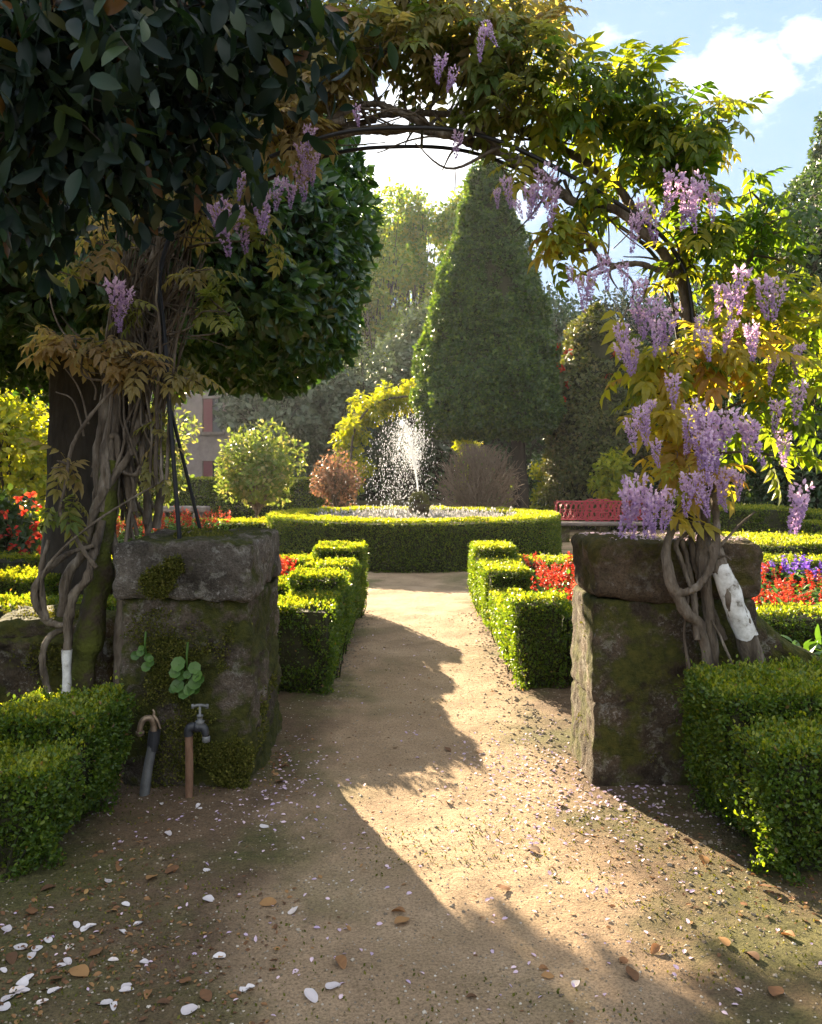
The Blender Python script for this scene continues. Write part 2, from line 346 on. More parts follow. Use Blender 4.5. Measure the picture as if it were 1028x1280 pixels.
tag(g.build('ground', groundmat('ground_soil', False)), None, kind='structure')
xs = np.concatenate([np.linspace(-9, -2.2, 60), np.linspace(-2.15, 2.15, 260), np.linspace(2.2, 9, 60)])
ys = .3*(25/.3)**np.linspace(0, 1, 420)
X, Y = np.meshgrid(xs, ys, indexing='ij'); P = np.stack([X.ravel(), Y.ravel(), 0*X.ravel()], 1)
def path_z(P):
    P = np.asarray(P, float)*np.array([1, 1, 0])
    return .026+.010*fbm(P, 1.3, 3, 3)+.0055*fbm(P, 5, 3, 8)+.0035*fbm(P, 14, 3, 5)
P[:, 2] = path_z(P)
i = (np.arange(len(xs)-1)[:, None]*len(ys)+np.arange(len(ys)-1)[None]).ravel()
g = Geo().add(P, np.stack([i, i+len(ys), i+len(ys)+1, i+1], 1))
tag(g.build('path', groundmat('path_sand', True), smooth=True), None, kind='structure')

# ---------------------------------------------------------------- hedges
def hedge(name, label, boxes, leaf, dens, mat, cat='hedge', group=None, under=.10, jit=.018, twigs=True):
    """boxes: (x0,x1,y0,y1,z1). A shell of small leaves round a core of dark twigs."""
    B = np.array(boxes, float); lo = B[:, [0, 2]].min(0); hi = B[:, [1, 3]].max(0)
    root = thing(name, label, cat, ((lo[0]+hi[0])/2, (lo[1]+hi[1])/2, 0), group)
    g = Geo(); PP = []; NN = []
    for x0, x1, y0, y1, z1 in boxes:
        for ax, sgn, a in ((0, -1, (y1-y0)*z1), (0, 1, (y1-y0)*z1), (1, -1, (x1-x0)*z1), (1, 1, (x1-x0)*z1), (2, 1, (x1-x0)*(y1-y0))):
            n = int(a*dens*(1.25 if ax == 2 else 1)); 
            if n == 0: continue
            p = np.stack([R.uniform(x0, x1, n), R.uniform(y0, y1, n), z1*R.random(n)**.85], 1)
            q = np.zeros((n, 3)); q[:, ax] = sgn
            p[:, ax] = ((x0, x1), (y0, y1), (0, z1))[ax][(sgn+1)//2]
            keep = np.ones(n, bool); e = .012
            for b in boxes:
                keep &= ~((p[:, 0] > b[0]+e) & (p[:, 0] < b[1]-e) & (p[:, 1] > b[2]+e) & (p[:, 1] < b[3]-e) & (p[:, 2] < b[4]-e))
                if b is not None and (b[0], b[2]) != (x0, y0):   # butting boxes: drop the shared wall
                    keep &= ~((p[:, 0] > b[0]-e) & (p[:, 0] < b[1]+e) & (p[:, 1] > b[2]-e) & (p[:, 1] < b[3]+e) & (p[:, 2] < b[4]-.03) & (ax != 2))
            p, q = p[keep], q[keep]
            if ax != 2:                                           # undercut towards the foot
                k = np.clip((.28-p[:, 2])/.28, 0, 1)**1.5*under
                p = p-q*k[:, None]
            # soften arrises
            c = np.stack([np.clip(p[:, 0], x0+.03, x1-.03), np.clip(p[:, 1], y0+.03, y1-.03), np.minimum(p[:, 2], z1-.03)], 1)
            dd = p-c; l = np.linalg.norm(dd, axis=1, keepdims=True); p = np.where(l > .03, c+dd/np.maximum(l, 1e-6)*(.03+.35*(l-.03)), p)
            PP.append(p); NN.append(q)
    p = np.concatenate(PP); q = np.concatenate(NN); n = len(p)
    p = p+q*(jit*1.05*fbm(p, 4.5, 3, 2)+jit*.8*fbm(p, 20, 2, 4)+R.uniform(-jit*1.6, jit*.7, n)+(R.random(n) < .05)*R.uniform(0, jit*2.2, n))[:, None]
    p[:, 2] = np.maximum(p[:, 2], .02); thin = fbm(p, 3.2, 4, 9)+.35*np.clip(.3-p[:, 2], 0, 1); ok = R.random(n) > np.clip((thin-.34)*2.8, 0, .85); p, q = p[ok], q[ok]; n = len(p)
    d = q*.75+rv(n)*.85+np.array([0, 0, .35])
    place(g, T4 if leaf > .02 else T6, p-nrm(d)*leaf*.4, d, nrm(q*.6+rv(n)*.7+np.array([0, 0, .5])), leaf*R.uniform(.55, 1.4, n), 0, np.where(R.random(n) < .008, 1., np.clip(R.random(n)*.75+.38*q[:, 2], 0, .98)))  # top leaves yellower: new growth, with the sunlit tone put into the colour
    g.build('foliage', mat, root, loc=root.location)
    t = Geo()
    for x0, x1, y0, y1, z1 in boxes:
        e = .035+under; e2 = .035
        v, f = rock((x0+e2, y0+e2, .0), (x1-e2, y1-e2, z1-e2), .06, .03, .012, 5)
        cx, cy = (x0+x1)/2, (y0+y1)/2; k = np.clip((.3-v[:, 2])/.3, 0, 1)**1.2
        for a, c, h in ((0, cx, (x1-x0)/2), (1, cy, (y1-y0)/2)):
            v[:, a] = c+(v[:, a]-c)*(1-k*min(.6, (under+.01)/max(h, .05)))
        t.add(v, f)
    if twigs:
        for x0, x1, y0, y1, z1 in boxes:
            for _ in range(int(14*(x1-x0+y1-y0))):
                s = R.integers(4); a = R.random()
                b = np.array([x0+a*(x1-x0), y0 if s == 0 else y1, 0]) if s < 2 else np.array([x0 if s == 2 else x1, y0+a*(y1-y0), 0])
                ins = np.array([(x0+x1)/2, (y0+y1)/2, 0]); u = nrm(ins-b); b = b+u*(under+.03)
                tube(t, spline([b, b-u*.03+[R.normal()*.03, 0, .14], b-u*under*.8+[R.normal()*.05, 0, .3]], 7), .006, .002, 4)
    t.build('twigs', M['twig'], root, loc=root.location)
    return root

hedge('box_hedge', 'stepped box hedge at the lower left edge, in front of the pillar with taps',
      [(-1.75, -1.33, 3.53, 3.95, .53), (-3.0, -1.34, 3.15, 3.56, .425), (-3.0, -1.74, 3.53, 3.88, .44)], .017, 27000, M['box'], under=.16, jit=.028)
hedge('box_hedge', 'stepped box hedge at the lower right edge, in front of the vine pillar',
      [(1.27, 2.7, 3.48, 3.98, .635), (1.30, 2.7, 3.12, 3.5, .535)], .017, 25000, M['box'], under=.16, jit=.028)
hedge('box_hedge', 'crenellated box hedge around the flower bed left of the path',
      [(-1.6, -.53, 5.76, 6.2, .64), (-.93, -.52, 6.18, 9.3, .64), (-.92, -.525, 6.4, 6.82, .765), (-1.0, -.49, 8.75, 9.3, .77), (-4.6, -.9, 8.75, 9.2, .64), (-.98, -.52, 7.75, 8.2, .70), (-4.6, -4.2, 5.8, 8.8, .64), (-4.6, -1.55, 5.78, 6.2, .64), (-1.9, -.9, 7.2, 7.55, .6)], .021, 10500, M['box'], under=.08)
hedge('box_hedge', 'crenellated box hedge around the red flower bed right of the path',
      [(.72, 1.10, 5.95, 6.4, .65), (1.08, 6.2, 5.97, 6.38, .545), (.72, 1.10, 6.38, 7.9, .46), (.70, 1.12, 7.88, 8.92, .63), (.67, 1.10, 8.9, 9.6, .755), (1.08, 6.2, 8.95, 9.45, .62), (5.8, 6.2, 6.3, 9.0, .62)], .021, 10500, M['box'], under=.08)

# the ring hedge
def ring_hedge():
    cx, cy, r1, r0, z1 = .04, 15.42, 2.62, 1.95, .8
    root = thing('box_hedge', 'round clipped box hedge circling the fountain at the end of the path', 'hedge', (cx, cy, 0))
    g = Geo(); n = 105000
    th = R.uniform(0, 2*np.pi, n); k = R.random(n)
    P = np.zeros((n, 3)); Q = np.zeros((n, 3))
    o = k < .5; t = (k >= .5) & (k < .87); i = k >= .87
    rr = np.where(o, r1, np.where(t, np.sqrt(R.uniform(r0**2, r1**2, n)), r0)); z = np.where(t, z1, z1*R.random(n)**.9)
    P[:, 0] = np.cos(th)*rr; P[:, 1] = np.sin(th)*rr; P[:, 2] = z
    rad = np.stack([np.cos(th), np.sin(th), 0*th], 1); Q = np.where(o[:, None], rad, np.where(t[:, None], [0, 0, 1.], -rad))
    # vertical flutes from clipping shears
    P += Q*(.022*fbm(P*np.array([1, 1, .25]), 5, 3, 1)+R.uniform(-.03, .014, n))[:, None]
    P[:, 2] = np.maximum(P[:, 2], .03); P += [cx, cy, 0]
    d = Q*.7+rv(n)*.85+[0, 0, .35]
    place(g, T4, P, d, nrm(Q*.6+rv(n)*.7+[0, 0, .5]), .03*R.uniform(.7, 1.3, n), 0, np.where(R.random(n) < .006, 1., np.clip(R.random(n)*.75+.38*Q[:, 2], 0, .98)))  # upward leaves lightened in colour, as young shoots and as painted sunlight
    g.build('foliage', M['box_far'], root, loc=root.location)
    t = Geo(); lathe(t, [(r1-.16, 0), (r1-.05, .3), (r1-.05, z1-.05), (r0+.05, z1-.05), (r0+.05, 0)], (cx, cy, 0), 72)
    t.build('twigs', M['twig'], root, loc=root.location)
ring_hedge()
far = 'low hedges of the far parterre'
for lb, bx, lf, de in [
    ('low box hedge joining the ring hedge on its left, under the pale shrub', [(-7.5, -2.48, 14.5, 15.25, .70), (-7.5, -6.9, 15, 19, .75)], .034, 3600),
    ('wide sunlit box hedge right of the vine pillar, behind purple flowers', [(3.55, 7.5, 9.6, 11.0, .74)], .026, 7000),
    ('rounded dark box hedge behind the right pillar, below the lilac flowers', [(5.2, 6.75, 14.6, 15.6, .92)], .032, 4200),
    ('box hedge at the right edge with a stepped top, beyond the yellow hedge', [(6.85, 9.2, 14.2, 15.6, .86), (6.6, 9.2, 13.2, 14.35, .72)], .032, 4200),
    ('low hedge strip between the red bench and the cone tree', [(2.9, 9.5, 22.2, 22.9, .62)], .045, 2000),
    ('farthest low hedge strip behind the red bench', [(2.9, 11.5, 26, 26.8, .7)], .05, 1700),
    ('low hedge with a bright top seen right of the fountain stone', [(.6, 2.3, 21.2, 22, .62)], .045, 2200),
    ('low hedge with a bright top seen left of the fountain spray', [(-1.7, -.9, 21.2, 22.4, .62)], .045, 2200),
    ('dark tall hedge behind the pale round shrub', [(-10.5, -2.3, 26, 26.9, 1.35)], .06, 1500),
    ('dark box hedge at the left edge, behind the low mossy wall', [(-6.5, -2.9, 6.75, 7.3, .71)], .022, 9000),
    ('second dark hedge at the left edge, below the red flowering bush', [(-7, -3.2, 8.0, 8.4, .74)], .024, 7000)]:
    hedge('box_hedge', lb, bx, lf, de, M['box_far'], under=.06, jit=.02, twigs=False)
hedge('tall_hedge', 'long tall dark hedge closing the back of the garden under the trees', [(-34, 26, 46, 47.2, 4.2)], .34, 75, M['dark'], under=.05, jit=.16, twigs=False)
# bed soil
for x0, x1, y0, y1 in ((-4.3, -.8, 6.1, 8.9), (.95, 6.0, 6.2, 9.1)):
    v, f = rock((x0, y0, -.05), (x1, y1, .1), .12, .03, .02, 4)
    tag(Geo().add(v, f).build('bed_soil', M['soil']), None, kind='structure')
g = Geo(); lathe(g, [(2.2, 0), (2.0, .35), (1.4, .5), (0, .55)], (.04, 15.42, 0), 40); tag(g.build('ring_bed_soil', M['soil']), None, kind='structure')

# ---------------------------------------------------------------- stone pillars
def stones(root, specs, mat, joints=()):
    for k, (nm, lo, hi, r, a, lb) in enumerate(specs):
        v, f = rock(lo, hi, .0145, r, a, 20+7*k+int(root.location[0]*9), 4., .15 if root.location[0] > 0 else .9)
        for z0, xa, xb in (joints if k else ()):
            wv = .012*fbm(v*[1, 1, 0], 6, 3, 2); dd = np.exp(-((v[:, 2]-z0-wv)/.009)**2)*np.clip(fbm(v, 7, 3, 14)+.75, .1, 1)*((v[:, 0] > xa) & (v[:, 0] < xb)); c_ = np.array([(lo[0]+hi[0])/2, (lo[1]+hi[1])/2, 0]); v = v-nrm((v-c_)*[1, 1, 0])*(.02*dd)[:, None]
        o = Geo().add(v, f).build(nm, mat[k] if isinstance(mat, list) else mat, root, smooth=True, loc=root.location)
        if lb: o['label'] = lb
def moss_on(root, boxes, n, name='moss', size=.016):
    g = Geo()
    for (lo, hi, nor, th) in boxes:
        m = int(n); p = R.uniform(lo, hi, (m, 3)); e = np.linalg.norm((p-(np.array(lo)+hi)/2)/np.maximum(np.array(hi)-np.array(lo), .09)*2, axis=1); keep = fbm(p, 5, 5, 31)-1.3*np.clip(e-.35, 0, 1) > th+.25*(R.random(m)-.5)
        p = p[keep]; q = np.tile(np.array(nor, float), (len(p), 1)); p = p+q*R.uniform(-.015, .006, len(p))[:, None]
        d = q*.7+rv(len(p))*.8+[0, 0, .1]
        place(g, T4, p, d, rv(len(p)), size*R.uniform(.6, 1.3, len(p)))
    o = g.build(name, M['moss'], root, loc=root.location); o['kind'] = 'stuff'; return o
lp = thing('stone_pillar', 'mossy rough stone gate pillar left of the path with two water taps', 'pillar', (-1.1, 4.55, 0))
stones(lp, [('cap_stone', (-1.435, 4.06, .932), (-.765, 5.06, 1.22), .03, .017, None),
            ('stone_block', (-1.415, 4.105, -.06), (-.776, 5.06, .94), .03, .021, None)],
       [M['stone'], M['stone_left']], ((.60, -1.1, 0), (.335, -1.05, 0), (.74, -1.5, -1.1)))
moss_on(lp, [((-1.5, 4.085, .5), (-.76, 4.12, .98), (0, -1, .2), -.2), ((-1.5, 4.08, -.1), (-.86, 4.11, .68), (0, -1, .1), -.15), ((-1.36, 4.03, .95), (-1.0, 4.06, 1.24), (0, -1, .3), -.35),
             ((-1.1, 4.06, -.05), (-.76, 4.1, .36), (0, -1, .1), .0), ((-.80, 4.1, .0), (-.76, 5, .5), (1, 0, .1), .1), ((-1.4, 4.1, 1.2), (-.8, 5, 1.225), (0, 0, 1), .1)], 15000, size=.014)
rp = thing('stone_pillar', 'dark mossy stone gate pillar right of the path wrapped by wisteria stems', 'pillar', (1.3, 4.45, 0))
stones(rp, [('cap_stone', (.888, 4.115, .925), (1.72, 4.72, 1.21), .045, .02, None),
            ('stone_block', (.885, 4.135, -.06), (1.69, 4.70, .935), .035, .014, None)],
       [M['stone_right'], M['stone_dark']], ((.42, .7, 1.8),))
moss_on(rp, [((.9, 4.2, .45), (.93, 4.66, .92), (-1, 0, .2), .0), ((.85, 4.13, .3), (1.7, 4.16, .95), (0, -1, .1), .0), ((.9, 4.13, .0), (1.5, 4.15, .45), (0, -1, .1), .15), ((.895, 4.2, .05), (.91, 4.6, .42), (-1, 0, .1), .05)], 5000)
# low mossy wall at the left, and the buttress wall right of the right pillar
lw = thing('garden_wall', 'low mossy stone wall left of the wisteria trunk', 'wall', (-2.5, 4.9, 0))
stones(lw, [('stone_block', (-2.6, 4.62, -.05), (-1.62, 5.2, .66), .07, .03, None), ('stone_block', (-3.6, 4.68, -.05), (-2.62, 5.2, .62), .07, .03, None),
            ('cap_stone', (-2.35, 4.66, .60), (-1.66, 5.15, .74), .06, .02, None)], M['stone_dark'])
moss_on(lw, [((-2.6, 4.60, .3), (-1.6, 4.64, .66), (0, -1, .3), .05), ((-2.4, 4.62, .72), (-1.7, 5.1, .75), (0, 0, 1), -.1)], 5000)
rw = thing('garden_wall', 'mossy stone ramp wall sloping down right of the right pillar', 'wall', (2.1, 4.5, 0))
v, f = rock((1.62, 4.22, -.05), (3.1, 4.75, .95), .025, .08, .03, 77)
k = np.clip((v[:, 0]-1.66)/.75, 0, 1); top = .93-.50*(k**.75)
v[:, 2] = np.where(v[:, 2] > 0, v[:, 2]*top/.95, v[:, 2])
Geo().add(v, f).build('stone_block', M['stone_dark'], rw, smooth=True, loc=rw.location)
moss_on(rw, [((1.7, 4.18, .2), (2.1, 4.22, .66), (0, -1, .3), -.05), ((2.1, 4.18, .1), (2.9, 4.22, .45), (0, -1, .3), .1)], 5000)

# ---------------------------------------------------------------- water taps
def taps():
    t = thing('water_tap', 'grey standpipe tap with black collar and brass elbow, beside the left hedge', 'tap', (-1.265, 4.0, 0))
    b = np.array([-1.265, 4.0, 0.]); e = b+[.045, 0.02, .28]
    g = Geo(); tube(g, spline([b-[0, 0, .03], b+[.02, .01, .14], e], 10), .024, .021, 14); g.build('pipe', M['zinc'], t, True, t.location)
    g = Geo(); lathe(g, [(.0, -.05), (.024, -.05), (.024, -.02), (.028, -.02), (.028, .045), (.0, .045)], e, 16, axis=(.12, 0, 1)); g.build('collar', M['blackplastic'], t, False, t.location)
    g = Geo(); c = e+[.002, -.004, .045]
    tube(g, spline([c, c+[0, 0, .03], c+[-.012, -.012, .062], c+[-.04, -.025, .06], c+[-.055, -.03, .025], c+[-.056, -.03, -.015]], 22), .016, .013, 12)
    lathe(g, [(0, -.006), (.02, -.006), (.02, .008), (0, .008)], c+[-.056, -.03, -.002], 12)
    g.build('spout', M['brass'], t, True, t.location)
    g = Geo(); tube(g, spline([c+[-.005, 0, .05], c+[.002, 0, .085], c+[-.006, 0, .10]], 8), .008, .004, 8)
    tube(g, spline([c+[.0, 0, .07], c+[.02, -.01, .05], c+[.034, -.01, .012]], 8), .008, .005, 8)
    g.build('handle', M['brass'], t, True, t.location)
    t = thing('water_tap', 'rusty standpipe tap with black body and T handle, nearer the path', 'tap', (-1.04, 3.97, 0))
    b = np.array([-1.04, 3.97, 0.])
    g = Geo(); tube(g, spline([b-[0, 0, .03], b+[.002, 0, .15], b+[0, 0, .315]], 8), .0185, .0185, 14); g.build('pipe', M['rust'], t, True, t.location)
    g = Geo(); c = b+[0, 0, .315]
    tube(g, spline([c, c+[0, 0, .028], c+[.018, 0, .042], c+[.05, 0, .042]], 12), .021, .022, 14)
    lathe(g, [(0, -.0), (.024, .0), (.026, .014), (.021, .03), (.0, .03)], c+[.028, 0, .042], 12, axis=(1, 0, 0))
    tube(g, spline([c+[.05, 0, .042], c+[.072, -.005, .036], c+[.082, -.008, .005]], 8), .024, .016, 14)
    g.build('tap_body', M['blackplastic'], t, True, t.location)
    g = Geo(); lathe(g, [(.016, -.022), (.0185, -.02), (.0185, .004), (.016, .006)], c+[.083, -.008, -.004], 14); g.build('nozzle', M['zinc'], t, True, t.location)
    g = Geo(); q = c+[.052, 0, .058]
    lathe(g, [(.02, 0), (.022, .012), (.012, .016), (.012, .03), (.015, .032), (.015, .04), (.006, .044), (.006, .085), (0, .085)], q, 14)
    tube(g, np.array([q+[-.032, 0, .08], q+[-.012, 0, .085], q+[.012, 0, .085], q+[.032, 0, .08]]), .007, .007, 10)
    for sx in (-.034, .034): lathe(g, [(0, -.012), (.007, -.01), (.007, .01), (0, .012)], q+[sx, 0, .08], 8)
    g.build('handle', M['zinc'], t, True, t.location)
taps()
def pennywort(c, lab, discs, spike):
    t = thing('pennywort', lab, 'plant', c); c = np.array(c); g = Geo(); st = Geo()
    for dx, dz, r in discs:
        p = c+[dx, -.03-R.random()*.02, dz]; n = nrm(np.array([R.normal()*.2, -1, .45+R.normal()*.15])); x = nrm(np.cross(n, [0, 0, 1])); y = np.cross(n, x)
        th = np.linspace(0, 2*np.pi, 18, endpoint=False); rr = r*(1+.06*np.cos(7*th))
        ring = p+rr[:, None]*(np.cos(th)[:, None]*x+np.sin(th)[:, None]*y)+n*.004; mid = p+.55*rr[:, None]*(np.cos(th)[:, None]*x+np.sin(th)[:, None]*y)
        v = np.vstack([ring, mid, (p-n*.006)[None]]); k = np.arange(18); k2 = (k+1) % 18
        rn = R.random(); g.add(v, np.stack([k, k2, k2+18, k+18], 1), 0, rn); g.add(v, np.stack([k+18, k2+18, np.full(18, 36)], 1), 0, rn)
        tube(st, spline([c+[dx*.2, .02, dz*.3], (c+p)/2+[0, 0, .01], p], 6), .002, .0016, 5)
    g.build('leaves', M['green'], t, True, t.location)
    tube(st, spline([c, c+[0, -.02, spike*.5], c+[.004, -.015, spike]], 10), .004, .006, 6)
    st.build('stems', M['green'], t, True, t.location)
pennywort(W(235, 846, 4.08), 'pennywort with a cluster of round leaves growing from the left pillar above the taps',
          [(-.035, .07, .036), (.04, .05, .03), (-.05, .03, .028), (-.02, .015, .026), (.06, .015, .028), (.045, -.02, .032), (-.04, -.035, .033), (.02, -.05, .03), (-.005, -.065, .032), (.07, -.0, .022), (-.06, -.05, .02), (.01, .02, .02), (.05, -.055, .02)], .17)
pennywort(W(183, 820, 4.08), 'smaller pennywort growing high on the left pillar near the vine stems',
          [(-.04, .01, .022), (-.015, .025, .02), (.02, .0, .02), (.035, -.005, .018), (.01, -.045, .024), (.03, -.025, .02), (-.012, .045, .014)], .12)

# ---------------------------------------------------------------- trees
def crown_shell(prof, n, depth, amp, fs, seed):
    """points on a clipped solid of revolution: profile of (z, r)"""
    pr = np.array(prof, float); seg = np.linalg.norm(np.diff(pr, axis=0), axis=1); mid = (pr[1:, 1]+pr[:-1, 1])/2
    w = seg*np.maximum(mid, .02); k = R.choice(len(seg), n, p=w/w.sum()); u = R.random(n)
    z = pr[k, 0]+u*(pr[k+1, 0]-pr[k, 0]); r = pr[k, 1]+u*(pr[k+1, 1]-pr[k, 1]); th = R.uniform(0, 2*np.pi, n)
    dz = pr[k+1, 0]-pr[k, 0]; dr = pr[k+1, 1]-pr[k, 1]
    q = nrm(np.stack([np.cos(th)*dz, np.sin(th)*dz, -dr], 1)); p = np.stack([np.cos(th)*r, np.sin(th)*r, z], 1)
    p = p+q*(amp*fbm(p, fs, 3, seed)-depth*R.random(n)**2)[:, None]; return p, q
def topiary(name, label, loc, prof, n, leaf, mat, amp, fs, trunk, T=T4, depth=.25, bark='bark_dark', cat='tree', wild=.8, flowers=None, group=None):
    root = thing(name, label, cat, loc, group); L = np.array(loc, float)
    p, q = crown_shell(prof, n, depth, amp, fs, int(abs(loc[0]*10))+3)
    g = Geo(); d = q*.5+rv(n)*wild+[0, 0, -.12]
    place(g, T, p+L, d, nrm(q+rv(n)*.55+[0, 0, .35]), leaf*R.uniform(.65, 1.3, n)); cr = g.build('crown', mat, root, loc=root.location)
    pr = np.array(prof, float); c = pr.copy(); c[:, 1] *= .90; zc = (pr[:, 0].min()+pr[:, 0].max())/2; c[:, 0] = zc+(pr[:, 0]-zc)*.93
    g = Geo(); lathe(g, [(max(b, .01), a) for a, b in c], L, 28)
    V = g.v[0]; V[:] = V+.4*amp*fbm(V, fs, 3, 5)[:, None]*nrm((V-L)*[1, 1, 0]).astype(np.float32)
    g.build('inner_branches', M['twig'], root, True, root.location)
    if trunk:
        g = Geo(); tp = np.array(trunk[0], float)+L; tube(g, spline(tp, 24), trunk[1], trunk[2], 14, rough=.12, seed=3)
        th = R.uniform(0, 6.28, 5)
        for a in th:
            e = tp[-1]+[math.cos(a)*.7, math.sin(a)*.7, .8]; tube(g, spline([tp[-1]-[0, 0, .25], (tp[-1]+e)/2+[0, 0, -.1], e], 8), trunk[2]*.5, trunk[2]*.2, 7)
        g.build('trunk', M[bark], root, True, root.location)
    if flowers:
        g = Geo(); nf, sel, fs_ = flowers
        p, q = crown_shell(prof, nf*12, .02, amp, fs, int(abs(loc[0]*10))+3); ok = sel(p); p, q = p[ok][:nf], q[ok][:nf]
        for a, b in zip(p+L, q):
            m = 9; place(g, T6, np.tile(a+b*.05, (m, 1)), b*.5+rv(m)*.9, np.tile(b, (m, 1)), fs_*R.uniform(.8, 1.2, m))
        g.build('flowers', M['red'], cr, loc=(0, 0, 0)).location = (-L[0]+root.location[0], -L[1]+root.location[1], 0) if False else (0, 0, 0)
    return root
cam_tree = topiary('camellia_tree', 'big clipped camellia tree with dense dark crown and thick trunk, left of the path', (-2.9, 7.25, 0),
        [(2.52, .25), (2.46, 1.5), (2.52, 2.1), (2.77, 2.4), (3.2, 2.52), (3.8, 2.45), (4.4, 2.2), (5.0, 1.85), (5.8, 1.25), (6.4, .7), (6.8, .05)],
        62000, .105, M['camellia'], .24, 1.5, ([(-.05, .0, -.05), (0, 0, .5), (0.02, 0, 1.6), (.05, 0, 2.7)], .27, .20), T6, .4)
topiary('cone_topiary', 'tall cone of dense clipped evergreen on a bare trunk behind the fountain', (1.98, 22, 0),
        [(2.62, .3), (2.5, 1.2), (2.66, 1.72), (3.2, 1.9), (4.2, 1.80), (5.4, 1.56), (6.8, 1.18), (8.2, .76), (9.3, .40), (9.95, .03)],
        75000, .105, M['cone'], .16, 2.3, ([(.84, -.3, 0), (.82, -.3, 1.2), (.72, -.2, 2.9)], .22, .17), T4, .2)
topiary('camellia_tree', 'dark clipped camellia with red flowers right of the cone tree', (4.95, 22.5, 0),
        [(.5, .6), (.7, 1.2), (1.6, 1.35), (2.8, 1.35), (4.0, 1.15), (5.2, .75), (6.1, .1)], 30000, .11, M['redcam'], .3, 1.3, None, T4, .25)
cr_ = [o for o in bpy.data.objects if o.name.startswith('camellia_tree')][-1]
for px, py in [(700, 432), (712, 438), (698, 452), (705, 460), (690, 466), (712, 480), (700, 492), (690, 488), (760, 470), (770, 500), (694, 440), (708, 498), (775, 440), (765, 530)]:
    z = EYE-(py-HY)/F*21.3; a = np.array([(px-HX)/F*21.3, 21.3+abs(px-735)*.012, z]); m = 12; g = Geo()
    place(g, T6, np.tile(a, (m, 1))+R.normal(size=(m, 3))*.03, rv(m)+[0, -.6, 0], rv(m), .13*R.uniform(.7, 1.2, m)); g.build('flower', M['red'], cr_, loc=cr_.location)
topiary('yew_topiary', 'huge rounded clipped evergreen rising at the right edge behind the wisteria', (11.2, 18.5, 0),
        [(.1, 3.6), (1.5, 4.1), (3.5, 4.2), (5.2, 3.9), (6.6, 3.5), (7.7, 2.9), (8.6, 1.9), (9.1, .9), (9.3, .05)], 70000, .13, M['dark'], .2, .9, None, T4, .25)
topiary('cypress_tree', 'narrow dark cypress tip above the clipped evergreen at the right edge', (14.6, 30, 0),
        [(.4, .7), (2, 1.2), (6, 1.15), (10, .75), (13, .3), (14.2, .03)], 14000, .2, M['dark'], .15, 1.5, ([(0, 0, 0), (0, 0, .8)], .2, .15), T4, .2)

def lumpy_tree(name, label, loc, ztop, zbot, rad, n, leaf, mat, lumps=9, trunk_r=.2, group=None, bark='bark_dark', cat='tree', T=T4, squash=.75, fill=.55, lean=0., gap=1.):
    root = thing(name, label, cat, loc, group); L = np.array(loc, float); g = Geo(); b = Geo()
    cz, hz = (ztop+zbot)/2, (ztop-zbot)/2
    cs = []
    for k in range(lumps):
        d = rv(1)[0]; rr = R.uniform(.25, .82)**.7; s = R.uniform(.34, .52)*min(rad, hz)
        c = np.array([d[0]*(rad-s)*rr*1.1, d[1]*(rad-s)*rr*1.1, cz+d[2]*(hz-s*squash)*rr*1.1+lean]); cs.append((c, s))
    cs.append((np.array([R.normal()*.2*rad, 0, ztop-.42*hz]), .42*min(rad, hz)))
    w = np.array([s*s for c, s in cs]); k = R.choice(len(cs), n, p=w/w.sum()); Cc = np.array([c for c, s in cs])[k]; S = np.array([s for c, s in cs])[k]
    d = rv(n); rr = np.where(R.random(n) < fill, R.uniform(.82, 1.08, n), R.random(n)**.5)
    p = Cc+d*(S*rr*(1+.25*fbm(Cc+d*S[:, None], 2.2/max(rad, .4), 2, 4)))[:, None]*np.array([1, 1, squash+.15])
    if gap:
        ok = fbm(p, 1.6/max(rad, .5)*2, 3, 8) > -.45*1/gap; p, d = p[ok], d[ok]
    m = len(p)
    place(g, T, p+L, d*.6+rv(m)+[0, 0, -.2], nrm(d+rv(m)*.7+[0, 0, .5]), leaf*R.uniform(.6, 1.4, m)); g.build('crown', mat, root, loc=root.location)
    fork = np.array([0, 0, max(.12, zbot+.12*hz)])
    tube(b, spline([[0, 0, -.05], [R.normal()*.03*rad, 0, fork[2]*.5], fork], 10)+L, trunk_r, trunk_r*.75, 9, rough=.15)
    for c, s in cs:
        tube(b, spline([fork-[0, 0, .1*fork[2]], fork+(c-fork)*.5+[R.normal()*.08*rad, R.normal()*.08*rad, .05*hz], c+(c-fork)*.25], 9)+L, trunk_r*.55, trunk_r*.08, 6, rough=.1)
        for _ in range(4):
            e = c+rv(1)[0]*s*.95; tube(b, spline([fork+(c-fork)*.6, (c+e)/2, e], 6)+L, trunk_r*.2, trunk_r*.05, 5)
    b.build('trunk', M[bark], root, True, root.location)
    return root
def at(px, d): return ((px-HX)/F*d, d, 0.)
def zz(py, d): return EYE-(py-HY)/F*d
lumpy_tree('garden_shrub', 'pale green round shrub with bare stems left of the fountain', at(322, 19), zz(525, 19), .55, 1.22, 5200, .105, M['pale'], 16, .05, cat='shrub', T=T6, fill=.6, squash=.85, bark='bark')
lumpy_tree('garden_shrub', 'pinkish bronze shrub just left of the fountain spray', at(421, 21.5), zz(562, 21.5), .45, .86, 3600, .085, M['pinkleaf'], 13, .05, cat='shrub', squash=.85, bark='bark')
lumpy_tree('garden_shrub', 'small lime green bush under the dark evergreen, left of the bench', at(683, 24), zz(572, 24), .3, .56, 1500, .1, M['lime'], 8, .03, cat='shrub', T=T6)
lumpy_tree('garden_shrub', 'bright lime bush behind the right end of the red bench', at(772, 20.5), zz(562, 20.5), .5, .8, 2200, .12, M['lime'], 9, .03, cat='shrub', T=T6)
